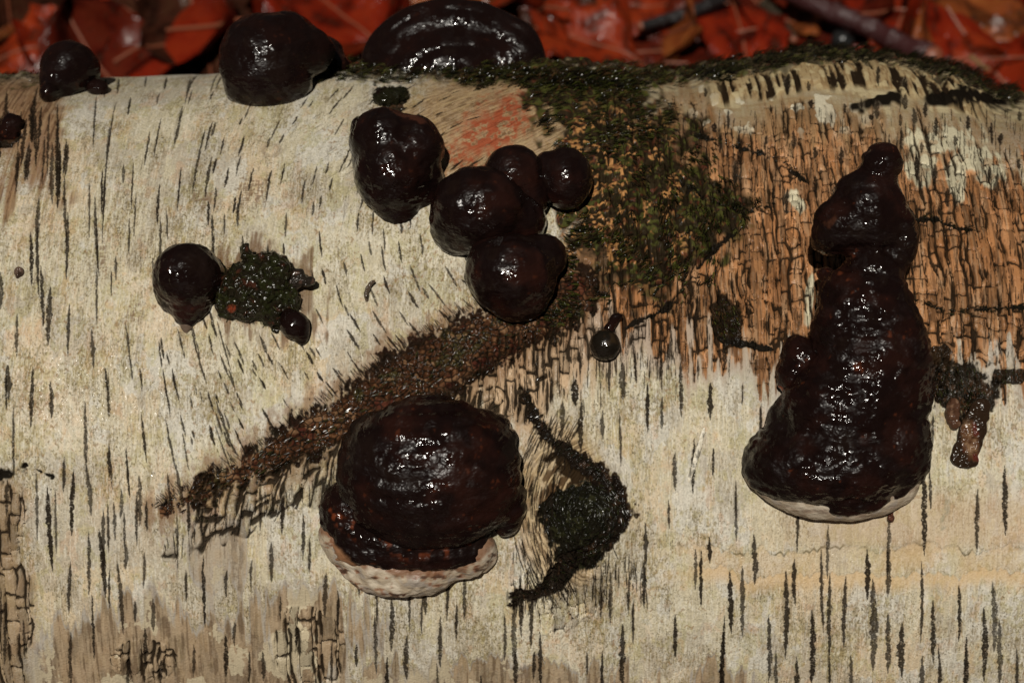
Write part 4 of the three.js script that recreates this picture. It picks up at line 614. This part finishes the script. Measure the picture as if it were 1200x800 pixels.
// ------------------------------------------------------------------ small things on the bark
{
  const f = fungus('bark_flake', 'wet red-brown flake of bark hanging from the black hollow beside the tall fungus', 'bark flake', [1136, 515],
    [[1138, 508, 6, 16, 34, 4, 14], [1129, 538, 6, 17, 10, 4, 8], [1147, 484, 4, 13, 18, 4, 20], [1121, 530, 6, 6, 14, 4, 10]], 2, { part: 'flake', lump: 1.4, lumpSize: 12, cell: 0.3, seed: 81, fine: 0.35 },
    (c, x, y, z, X, Y) => { const n = fbm3(x / 2, y / 3, z / 2, 3), e = ell(X, Y, 1135, 514, 10, 26, -12); c[0] = 0.075; c[1] = 0.034; c[2] = 0.016; mix3(c, 0.20, 0.12, 0.066, ss(0.05, 0.4, n) * 0.8); mix3(c, 0.07, 0.016, 0.010, ss(0.1, 0.4, -n)); mix3(c, 0.02, 0.011, 0.006, ss(0.8, 1.15, e + n * 0.5)); }, mossy);
  addPart(f, 'flake_drip', [[1116, 482, 4, 9, 16, 6, 10], [1119, 496, 4, 6, 8, 5]], 4, { lump: 1, lumpSize: 5, cell: 0.3, seed: 83, fine: 0.3 }, (c, x, y, z) => { const n = fbm3(x / 2, y / 3, z / 2, 2); c[0] = 0.06; c[1] = 0.028; c[2] = 0.016; mix3(c, 0.22, 0.13, 0.08, ss(0.2, 0.5, n) * 0.5); }, mossy);
  const flat = (name, label, cat, X, Y, L, col, mat = mossy) => fungus(name, label, cat, [X, Y], L, 2, { part: 'body', lump: 0.4, lumpSize: 3, cell: 0.22, seed: X, fine: 0.15 }, (c, x, y, z) => { const n = fbm3(x / 1.2, y / 1.6, z, 2); c[0] = col[0]; c[1] = col[1]; c[2] = col[2]; mix3(c, col[0] * 0.35, col[1] * 0.35, col[2] * 0.35, ss(0.1, 0.5, n)); }, mat);
  flat('slug', 'tiny dark curved slug resting on the pale bark between hoof fungus and ridge', 'slug', 432, 342, [[434, 333, 3, 2.6, 4, 3, 35], [431, 339, 3.5, 3.2, 5, 3.6, 15], [429.5, 346, 3.5, 3.2, 5, 3.4], [430, 352, 3, 2.4, 4.5, 2.6, -12], [437.5, 330, 2.5, 1.8, 2.4, 2, 50]], [0.07, 0.05, 0.035]);
  flat('scale_insect', 'tiny round brown scab above a thin slit on clean bark', 'scale insect', 22, 320, [[22, 319, 1, 6, 6.5, 3], [21, 325, 1, 3, 5, 2.4]], [0.09, 0.055, 0.04]);
  flat('resin_drip', 'small brown resin drip below the cream rim of the tall fungus', 'resin drip', 1043, 605, [[1044, 607, 2, 4.5, 5, 3], [1046, 597, 1, 2, 8, 2, 10], [1040, 600, 1, 4, 2, 2]], [0.09, 0.035, 0.022]);
  flat('bark_sliver', 'pale sliver of loose bark standing off the trunk short of the tall fungus', 'bark sliver', 818, 530, [[822, 515, 2, 3, 16, 0.8, 14], [815, 538, 3, 3.2, 18, 0.8, 14], [809, 556, 1, 2, 10, 0.7, 14]], [0.52, 0.47, 0.37], poreMat);
  // a clear drop on the bark, over a tiny dark slit
  const an = place(177, 563), d = base('water_drop', an.p, 'clear round drop of water on the bark beside the lower end of the ridge', 'water drop');
  const g = new THREE.SphereGeometry(0.0034, 32, 20); g.scale(1, 1.2, 0.35); g.applyMatrix4(toView);
  part('drop', g, new THREE.MeshPhysicalMaterial({ color: 0xffffff, transmission: 1, thickness: 0, roughness: 0.03 }), d);
}

// ------------------------------------------------------------------ moss: wet, matted shoots
function shoot() {
  const P = [], I = [], C = [];
  const blade = (ax, ay, az, dx, dy, dz, l, w, sx, sz) => { const o = P.length / 3; P.push(ax - sx * w, ay, az - sz * w, ax + sx * w, ay, az + sz * w, ax + dx * l * 0.55 + sx * w * 1.1, ay + dy * l * 0.55 + w * 0.5, az + dz * l * 0.55 + sz * w * 1.1, ax + dx * l * 0.55 - sx * w * 1.1, ay + dy * l * 0.55 + w * 0.5, az + dz * l * 0.55 - sz * w * 1.1, ax + dx * l, ay + dy * l - w * 0.4, az + dz * l); I.push(o, o + 1, o + 2, o, o + 2, o + 3, o + 3, o + 2, o + 4); };
  // stem runs along +z and droops; leaflets off both sides
  for (let k = 0; k < 9; k++) { const t = k / 9, a = k * 2.4, z = t * 1, y = 0.16 * Math.sin(t * 2.6); blade(0, y, z, Math.sin(a) * 0.8, Math.cos(a) * 0.55 + 0.15, 0.75, 0.30 * (1 - t * 0.4), 0.045, 0.4, 0.9 * Math.sin(a)); }
  blade(0, 0, 0, 0, 0.12, 1, 1.25, 0.06, 1, 0); blade(0.05, 0, 0, 0.22, 0.2, 1, 1.0, 0.05, 0, 1);
  const g = new THREE.BufferGeometry(); g.setAttribute('position', new THREE.BufferAttribute(new Float32Array(P), 3)); g.setIndex(I); g.computeVertexNormals(); return g;
}
const shootGeo = shoot();
const mossMat = new THREE.MeshPhysicalMaterial({ color: 0xffffff, roughness: 0.2, side: THREE.DoubleSide, specularIntensity: 0.5 }); mossMat.name = 'wet_moss';
function mossPatch(name, label, x0, x1, y0, y1, count, density, flow, sizes, tones, lift = 0.2) {
  const M = new THREE.InstancedMesh(shootGeo, mossMat, count), m = new THREE.Matrix4(), z = new THREE.Vector3(), y = new THREE.Vector3(), x = new THREE.Vector3(), c = new THREE.Color(); let n = 0;
  for (let tries = 0; n < count && tries < count * 60; tries++) {
    const X = rr(x0, x1), Y = rr(y0, y1); if (rnd() > density(X, Y)) continue;
    const h = hit(X, Y), p = onLog(h.x, h.b, h.h + rr(-0.3, lift)), up = nrm(h.b / (R * 1000)), [fx, fy] = flow(X, Y), tang = new THREE.Vector3(fx, 0, 0).addScaledVector(upv, -fy);
    tang.addScaledVector(up, -tang.dot(up)); z.copy(tang.lengthSq() < 1e-6 ? new THREE.Vector3(1, 0, 0) : tang.normalize()).add(new THREE.Vector3(rr(-0.4, 0.4), rr(-0.4, 0.4), rr(-0.4, 0.4))).addScaledVector(up, rr(-0.05, 0.35)).normalize();
    x.crossVectors(up, z).normalize(); y.crossVectors(z, x).normalize();
    const s = rr(sizes[0], sizes[1]) / 1000; m.makeBasis(x.multiplyScalar(s * rr(0.8, 1.3)), y.multiplyScalar(s), z.multiplyScalar(s)).setPosition(p); M.setMatrixAt(n, m);
    const t = tones[Math.floor(rnd() * tones.length)], v = rr(0.6, 1.35); M.setColorAt(n, c.setRGB(t[0] * v, t[1] * v, t[2] * v)); n++;
  }
  M.count = n; M.name = numbered(name); M.castShadow = M.receiveShadow = true; scene.add(M); tag(M, label, 'moss', undefined, 'stuff'); return M;
}
const greens = [[0.008, 0.009, 0.003], [0.013, 0.014, 0.004], [0.007, 0.006, 0.003], [0.022, 0.023, 0.005], [0.018, 0.010, 0.005], [0.06, 0.032, 0.012], [0.010, 0.007, 0.004], [0.05, 0.054, 0.010]], browns = [[0.03, 0.017, 0.009], [0.05, 0.022, 0.01], [0.012, 0.009, 0.006], [0.03, 0.03, 0.009]], blacks = [[0.006, 0.006, 0.004], [0.009, 0.009, 0.004], [0.014, 0.015, 0.005]];
const around = (cx, cy) => (X, Y) => { const d = Math.hypot(X - cx, Y - cy) || 1; return [-(Y - cy) / d, (X - cx) / d]; };
const patchy = (X, Y) => ss(-0.02, 0.4, fbm(X / 13, Y / 15, 3) + Math.sin(Math.hypot(X - 668, (Y - 240) * 1.1) / 11 + fbm(X / 40, Y / 40, 2) * 4) * 0.22 + (ell(X, Y, 715, 235, 110, 115) > 1 ? 0.3 : 0));
mossPatch('moss_whorl', 'dark green wet moss whorled around the old branch collar beside the fungus cluster', 560, 900, 88, 385, 3900, (X, Y) => mossMask(X, Y, fbm(X / 22, Y / 22, 2) * 0.8) * patchy(X, Y), around(668, 240), [1.2, 3.8], greens);
mossPatch('crest_moss', 'blackish moss along the log crest before the fan-shaped bracket', 330, 800, 58, 116, 3200, (X, Y) => crestMask(X, Y, fbm(X / 12, Y / 8, 2) * 0.9), () => [1, 0.4], [2, 4.4], greens.concat(blacks), 1.5);
mossPatch('crest_moss', 'black moss rim on the splintered crest above the tall fungus', 800, 1190, 52, 128, 2200, (X, Y) => crestMask(X, Y + 2, fbm(X / 12, Y / 8, 2) * 0.9), () => [1, 0.2], [2, 4.6], blacks.concat(blacks, greens.slice(0, 1)), 2.2);
mossPatch('crest_moss', 'black tangle of moss beside the small snouted dome', -20, 62, 66, 100, 260, (X, Y) => crestMask(X, Y, fbm(X / 12, Y / 8, 2) * 0.9), () => [1, -0.3], [1.6, 3.4], blacks);
mossPatch('ridge_moss', 'brown and blackish moss matted along the diagonal bark ridge', 180, 670, 320, 620, 1000, (X, Y) => { const [d, al] = polyDist(ridgeLine, X, Y); return ss(lerp(34, 9, ss(0.25, 1, al)), lerp(14, 3, al), d + fbm(X / 10, Y / 10, 2) * 14) * 0.8; }, (X, Y) => [-0.75, 0.5], [1.1, 2.4], browns);
mossPatch('scar_moss', 'black-green moss on the round knot of the overgrown branch scar', 600, 745, 455, 710, 900, (X, Y) => Math.max(ss(1.1, 0.8, ell(X, Y, 690, 602, 44, 38, -14)), ss(8, 3, polyDist(scarLine, X, Y)[0]) * 0.6), around(690, 600), [0.9, 2], blacks);
mossPatch('hollow_moss', 'black moss in the hollow above the hanging bark flake', 1085, 1215, 415, 500, 420, (X, Y) => Math.max(ss(1.1, 0.7, ell(X, Y, 1128, 455, 36, 32)), ss(1.1, 0.7, ell(X, Y, 1142, 484, 13, 24)), ss(1.1, 0.6, ell(X, Y, 1190, 440, 28, 8))), () => [0, 1], [0.9, 2], browns.concat(blacks));
mossPatch('hollow_moss', 'small dark green moss tuft in the hole among cracked brown plates', 826, 876, 340, 402, 200, (X, Y) => ss(1.1, 0.7, ell(X, Y, 850, 372, 18, 25)), () => [0.3, 1], [0.9, 2], greens);
const barkLum = (X, Y) => { const c = hit(X, Y), o = (clamp(Math.floor((c.b - BMIN) / TB), 0, N - 1) * N + clamp(Math.floor((c.x + XW) / TX), 0, N - 1)) * 3; return COL[o] + COL[o + 1] + COL[o + 2]; };
mossPatch('crack_moss', 'dark moss threads in the cracks between the pale plates below the diagonal ridge', 175, 640, 400, 650, 900, (X, Y) => polyDist(ridgeLow, X, Y)[0] < 34 && barkLum(X, Y) < 0.12 ? 1 : 0, () => [-0.6, 0.6], [0.5, 1.2], blacks);
mossPatch('crack_moss', 'thin black moss threads in the cracks of the brown bark', 790, 1215, 150, 372, 420, (X, Y) => { let d = 99; for (const L of [[[800, 214], [845, 240], [880, 246], [905, 240]], [[815, 158], [870, 172], [905, 182], [945, 212]], [[1068, 256], [1100, 256], [1125, 268], [1150, 268]], [[1060, 345], [1110, 365], [1150, 362], [1210, 358]]]) d = Math.min(d, polyDist(L, X, Y)[0]); return ss(4.5, 1.5, d); }, () => [1, 0.3], [0.8, 1.8], blacks);

for (const [f, count, tones, sizes] of mossOn) { // shoots rooted on a thing's own surface
  const g = f.root.children[0].geometry, P = g.attributes.position, Nn = g.attributes.normal, M = new THREE.InstancedMesh(shootGeo, mossMat, count), m = new THREE.Matrix4(), x = new THREE.Vector3(), y = new THREE.Vector3(), z = new THREE.Vector3(), c = new THREE.Color(); let n = 0;
  while (n < count) {
    const i = Math.floor(rnd() * P.count); y.fromBufferAttribute(Nn, i); if (y.dot(fwd) > 0.2) continue;
    z.set(rr(-1, 1), rr(-1, 1), rr(-1, 1)).addScaledVector(y, 0.3 - y.dot(z)).normalize(); x.crossVectors(y, z).normalize(); y.crossVectors(z, x); const s = rr(...sizes) / 1000;
    m.makeBasis(x.multiplyScalar(s), y.multiplyScalar(s), z.multiplyScalar(s)).setPosition(P.getX(i), P.getY(i), P.getZ(i)); M.setMatrixAt(n, m); const t = tones[Math.floor(rnd() * tones.length)], v = rr(0.6, 1.35); M.setColorAt(n, c.setRGB(t[0] * v, t[1] * v, t[2] * v)); n++;
  }
  M.name = 'moss'; M.castShadow = M.receiveShadow = true; M.userData.kind = 'stuff'; f.root.add(M);
}
// ------------------------------------------------------------------ the ground behind: a low bank of soil under fallen leaves
const bank = (x, z) => { const s = Math.max(0, -z - 0.24); return 0.34 * s * s / (s + 0.06) * (s > 2.4 ? 2.4 / s : 1) + 0.012 * fbm(x * 9, z * 9, 2) * ss(0.2, 0.4, Math.abs(z)) ; };
{
  const xs = [], zs = []; for (let i = -60; i <= 60; i++) { const t = i / 60; xs.push(Math.sign(t) * (Math.abs(t) * 1.2 + Math.pow(Math.abs(t), 8) * 58)); zs.push(-0.4 + Math.sign(t) * (Math.abs(t) * 1.4 + Math.pow(Math.abs(t), 8) * 58)); }
  const P = [], I = [], U = []; for (const z of zs) for (const x of xs) { P.push(x, bank(x, z) - 0.004, z); U.push(x * 2, z * 2); }
  const n = xs.length; for (let j = 0; j < n - 1; j++) for (let i = 0; i < n - 1; i++) { const p = j * n + i; I.push(p, p + n, p + 1, p + 1, p + n, p + n + 1); }
  const g = new THREE.BufferGeometry(); g.setAttribute('position', new THREE.BufferAttribute(new Float32Array(P), 3)); g.setAttribute('uv', new THREE.BufferAttribute(new Float32Array(U), 2)); g.setIndex(I); g.computeVertexNormals();
  const soil = texture(512, 512, (d) => { for (let j = 0; j < 512; j++) for (let i = 0; i < 512; i++) { const k = fbm(i / 20, j / 20, 4), o = (j * 512 + i) * 4, c = [0.05, 0.026, 0.014]; mix3(c, 0.12, 0.035, 0.014, ss(0, 0.5, k)); mix3(c, 0.015, 0.01, 0.007, ss(0.05, 0.5, -k)); for (let a = 0; a < 3; a++) d[o + a] = srgb(c[a]); d[o + 3] = 255; } }, true);
  const m = part('ground', g, new THREE.MeshStandardMaterial({ map: soil, roughness: 0.7 })); m.userData.kind = 'structure'; m.userData.label = 'dark soil of the low bank under the fallen leaves';
}
function onBank(X, Y, lift = 0) { // where a sight line meets the bank
  const [a, e] = ray(X, Y), d = new THREE.Vector3(a, 0, 0).addScaledVector(upv, e).add(fwd), p = new THREE.Vector3(); let t = 0.9;
  for (; t < 6; t += 0.004) { p.copy(eye).addScaledVector(d, t); if (p.z < -0.2 && p.y < bank(p.x, p.z) + lift) break; } return p;
}
const leafTex = [[0.115, 0.0085, 0.0028], [0.15, 0.0155, 0.0042], [0.055, 0.0062, 0.003], [0.15, 0.036, 0.010], [0.035, 0.011, 0.006]].map((c0, q) => texture(256, 256, (d) => {
  for (let j = 0; j < 256; j++) for (let i = 0; i < 256; i++) {
    const o = (j * 256 + i) * 4, c = [...c0], k = fbm(i / 30 + q * 9, j / 30, 4), s = fbm(i / 7 + q * 31, j / 7, 2), u = Math.abs(i / 255 - 0.5) * 2, vein = Math.abs(((j / 255 * 11 - u * 2.4) % 1 + 1) % 1 - 0.5);
    mix3(c, c0[0] * 0.3, c0[1] * 0.35, c0[2] * 0.4, ss(-0.05, 0.4, k) * 0.9); mix3(c, c0[0] * 1.25, c0[1] * 1.7, c0[2] * 1.5, ss(0.05, 0.5, -k) * 0.7); mix3(c, 0.03, 0.012, 0.007, ss(0.35, 0.6, s + k * 0.4) * 0.8); mix3(c, c0[0] * 1.2, c0[1] * 1.9, c0[2] * 1.8, ss(0.06, 0.02, vein) * 0.35);
    for (let a = 0; a < 3; a++) d[o + a] = srgb(c[a]); d[o + 3] = 255;
  }
}, true));
const leafMats = leafTex.map((map) => new THREE.MeshPhysicalMaterial({ map, roughness: 0.2, side: THREE.DoubleSide, bumpMap: crustBump, bumpScale: 0.0012, specularIntensity: 0.22 }));
function leafShape(k) { // blade about 1 long, folded along the midrib, wavy and curled; and its midrib
  const nu = 18, nv = 12, P = [], U = [], I = [], fold = rr(0.05, 0.35), curl = rr(-0.5, 0.7), twist = rr(-0.5, 0.5), wid = rr(0.30, 0.40), s0 = k * 13.7, rib = [];
  const at = (t, u) => {
    const lobes = 1 + 0.07 * Math.sin(t * 38 + s0) * Math.abs(u), w = wid * Math.pow(Math.sin(Math.PI * Math.pow(t, 0.78)), 0.75) * lobes * (k % 3 === 2 ? 1 + 0.35 * Math.sin(t * 13) : 1), a = twist * (t - 0.5), x = u * w, yy = Math.abs(u) * w * fold + 0.05 * Math.sin(t * 30 - Math.abs(u) * 3) * Math.abs(u) * 0.25 + 0.10 * vn(t * 3 + s0, u * 1.6 + 4) + curl * (t - 0.5) * (t - 0.5);
    return [x * Math.cos(a) - yy * Math.sin(a), yy * Math.cos(a) + x * Math.sin(a), t - 0.5];
  };
  for (let i = 0; i <= nu; i++) { for (let j = 0; j <= nv; j++) { P.push(...at(i / nu, j / nv * 2 - 1)); U.push(j / nv, i / nu); } const r = at(i / nu, 0); rib.push(new THREE.Vector3(r[0], r[1] + 0.006, r[2])); }
  rib.push(rib[rib.length - 1].clone().add(new THREE.Vector3(0.02, -0.02, 0.16)));
  for (let i = 0; i < nu; i++) for (let j = 0; j < nv; j++) { const p = i * (nv + 1) + j, s = p + nv + 1; I.push(p, s, p + 1, p + 1, s, s + 1); }
  const g = new THREE.BufferGeometry(); g.setAttribute('position', new THREE.BufferAttribute(new Float32Array(P), 3)); g.setAttribute('uv', new THREE.BufferAttribute(new Float32Array(U), 2)); g.setIndex(I); g.computeVertexNormals();
  return [g, new THREE.TubeGeometry(new THREE.CatmullRomCurve3(rib), 24, 0.009, 5)];
}
const shapes = [0, 1, 2, 3, 4, 5, 6, 7].map(leafShape), ribMat = new THREE.MeshStandardMaterial({ color: new THREE.Color(0.16, 0.045, 0.02), roughness: 0.5 });
const beadGeo = new THREE.SphereGeometry(1, 16, 10), beadMat = new THREE.MeshPhysicalMaterial({ color: 0xffffff, transmission: 1, thickness: 0, roughness: 0.06 }); beadMat.name = 'water';
const UP = new THREE.Vector3(0, 1, 0);
function leaf(X, Y, size, turn, tone, shape, label, lift = 0.006, tip = 0.25, group) {
  const p = onBank(X, Y, lift), o = base('fallen_leaf', p, label, 'leaf', group), [g, r] = shapes[shape % 8];
  o.scale.setScalar(size / 1000); const e = 0.01, nx = -(bank(p.x + e, p.z) - bank(p.x - e, p.z)) / (2 * e), nz = -(bank(p.x, p.z + e) - bank(p.x, p.z - e)) / (2 * e);
  o.quaternion.setFromUnitVectors(UP, new THREE.Vector3(nx + rr(-tip, tip), 1, nz + rr(-tip, tip) + 0.15).normalize()).multiply(new THREE.Quaternion().setFromAxisAngle(UP, turn * DEG));
  part('blade', g, leafMats[tone], o); part('midrib', r, ribMat, o);
  if (!group) for (let i = 0; i < 7; i++) { const P = g.attributes.position, k = Math.floor(rr(30, P.count - 30)), b = part('water_bead', beadGeo, beadMat, o, new THREE.Vector3().fromBufferAttribute(P, k)); b.scale.setScalar(rr(0.8, 1.9) / size); }
  return o;
}
// the leaves that can be told apart, then the rest of the litter
leaf(165, 42, 170, 70, 0, 0, 'largest red leaf, spread between the snouted dome and the furrowed ball', 0.03, 0.25);
leaf(45, 62, 95, 105, 1, 1, 'orange leaf with wet glints behind the small snouted dome', 0.034, 0.15);
leaf(20, 18, 100, 60, 0, 3, 'red leaf in the corner above the orange one', 0.02, 0.2);
leaf(230, 25, 110, 20, 4, 4, 'dark brown leaf tucked against the furrowed ball', 0.036, 0.2);
leaf(690, 52, 90, 65, 1, 5, 'bright orange-red leaf with a ragged edge beside the fan-shaped bracket', 0.04, 0.12);
leaf(655, 12, 80, 150, 4, 6, 'dark shiny leaf with a pale glint above the bright orange-red one', 0.03, 0.3);
leaf(800, 58, 110, 100, 2, 2, 'dull dark red leaf below the thin black twig', 0.03, 0.2);
leaf(872, 44, 95, 8, 0, 7, 'crumpled red leaf with a row of water beads, standing folded', 0.045, 0.3);
leaf(775, 8, 70, 80, 1, 3, 'small bright red leaf above the thin black twig', 0.035, 0.2);
leaf(1055, 26, 105, 160, 0, 1, 'red leaf with a wavy edge beyond the end of the thick twig', 0.04, 0.2);
leaf(1150, 70, 150, 35, 0, 4, 'broad red leaf with a pale stem over the end of the splintered crest', 0.03, 0.12);
leaf(1095, 72, 90, 85, 1, 0, 'smooth orange-red leaf under the lower end of the thick twig', 0.03, 0.12);
leaf(1180, 12, 90, 120, 3, 6, 'ochre-brown leaf in the upper corner beyond the broad red leaf', 0.03, 0.2);
leaf(400, 20, 100, 40, 0, 5, 'red leaf showing between the furrowed ball and the fan-shaped bracket', 0.03, 0.2);
leaf(935, 25, 60, 100, 3, 2, 'small orange leaf scrap under the upper end of the thick twig', 0.02, 0.3);
for (let i = 0; i < 64; i++) leaf(rr(-80, 1280), rr(-110, 122), rr(90, 150), rr(0, 360), [0, 2, 4, 3, 4, 2, 1][Math.floor(rnd() * 7)], i, 'wet red-brown leaf lying in the litter behind the log', rr(0.002, 0.024), 0.7, 'leaves of the litter behind the log');
{ // litter beyond the frame, one mass
  const M = new THREE.InstancedMesh(shapes[1][0], leafMats[2], 1300), m = new THREE.Matrix4(), q = new THREE.Quaternion(), c = new THREE.Color(); let n = 0;
  while (n < 1300) { const x = n % 2 ? rr(-1.6, 1.6) : rr(-0.7, 0.7), z = n % 2 ? rr(-1.9, 0.9) : rr(-1, -0.2); if (Math.abs(z) < 0.2 && Math.abs(x) < 0.75) continue; q.setFromUnitVectors(UP, new THREE.Vector3(rr(-0.4, 0.4), 1, rr(-0.2, 0.5)).normalize()).multiply(new THREE.Quaternion().setFromAxisAngle(UP, rr(0, 6.3))); const s = rr(0.06, 0.11); m.compose(new THREE.Vector3(x, bank(x, z) + 0.004, z), q, new THREE.Vector3(s, s, s)); M.setMatrixAt(n, m); M.setColorAt(n, c.setRGB(rr(0.4, 1.5), rr(0.4, 1.3), rr(0.4, 1.2))); n++; }
  M.name = 'leaf_litter'; M.castShadow = M.receiveShadow = true; scene.add(M); tag(M, 'mass of wet fallen leaves covering the ground', 'leaf litter', undefined, 'stuff');
}
// twigs among the leaves
function twig(name, label, pts, r0, r1, color, lift) {
  const V = pts.map(([X, Y, l = 0]) => onBank(X, Y, lift + l)), o = base(name, V[0], label, 'twig'), curve = new THREE.CatmullRomCurve3(V.map((v) => v.clone().sub(V[0])));
  const n = 60, g = new THREE.TubeGeometry(curve, n, 1, 12), P = g.attributes.position, c = new THREE.Vector3(), v = new THREE.Vector3();
  for (let i = 0; i <= n; i++) { curve.getPointAt(i / n, c); for (let j = 0; j <= 12; j++) { const k = i * 13 + j; v.fromBufferAttribute(P, k).sub(c).multiplyScalar(lerp(r0, r1, i / n) * (1 + 0.14 * vn(i / 3, (j % 12) / 3) + 0.25 * Math.max(0, Math.sin(i * 0.6) - 0.85) * 4)).add(c); P.setXYZ(k, v.x, v.y, v.z); } }
  g.computeVertexNormals(); part('stem', g, new THREE.MeshPhysicalMaterial({ color: new THREE.Color(...color), roughness: 0.3, specularIntensity: 0.3, bumpMap: crustBump, bumpScale: 0.001 }), o);
  for (const [e, r] of [[0, r0], [1, r1]]) { const s = new THREE.SphereGeometry(r * 1.02, 12, 8); const q = curve.getPointAt(e); s.translate(q.x, q.y, q.z); part('broken_end', s, ribMat, o); }
}
twig('thick_twig', 'thick glossy dark red twig lying slantwise over the leaves', [[905, -18], [960, 8], [1010, 28], [1055, 50], [1092, 66]], 0.0052, 0.0075, [0.035, 0.012, 0.012], 0.055);
twig('thin_twig', 'thin black twig lying among the leaves above the mossy crest', [[752, 30], [790, 20], [820, 10], [850, -6]], 0.0032, 0.0046, [0.014, 0.012, 0.012], 0.055);
twig('thin_twig', 'pale leaf stalk lying on the broad red leaf', [[1138, 66], [1150, 76], [1160, 82]], 0.0016, 0.0012, [0.20, 0.12, 0.05], 0.05);
twig('thin_twig', 'grey-brown twig stub behind the crumpled leaf', [[895, 4], [915, 24], [930, 46]], 0.004, 0.003, [0.03, 0.022, 0.014], 0.035);
{ // a small dark knob standing in the litter
  const p = onBank(988, 44, 0.04).addScaledVector(UP, -0.04), o = base('dark_knob', p, 'small round black knob standing among leaves under the thick twig', 'knob'), g = new THREE.LatheGeometry([[0, 0.045], [0.005, 0.0445], [0.0075, 0.041], [0.008, 0.036], [0.006, 0.032], [0.0055, 0.02], [0.0065, 0]].map(([a, b]) => new THREE.Vector2(a, b)), 24);
  part('cap', g, smoothDark(), o);
}
function smoothDark() { return new THREE.MeshPhysicalMaterial({ color: new THREE.Color(0.012, 0.012, 0.012), roughness: 0.3 }); }
renderer.render(scene, camera);
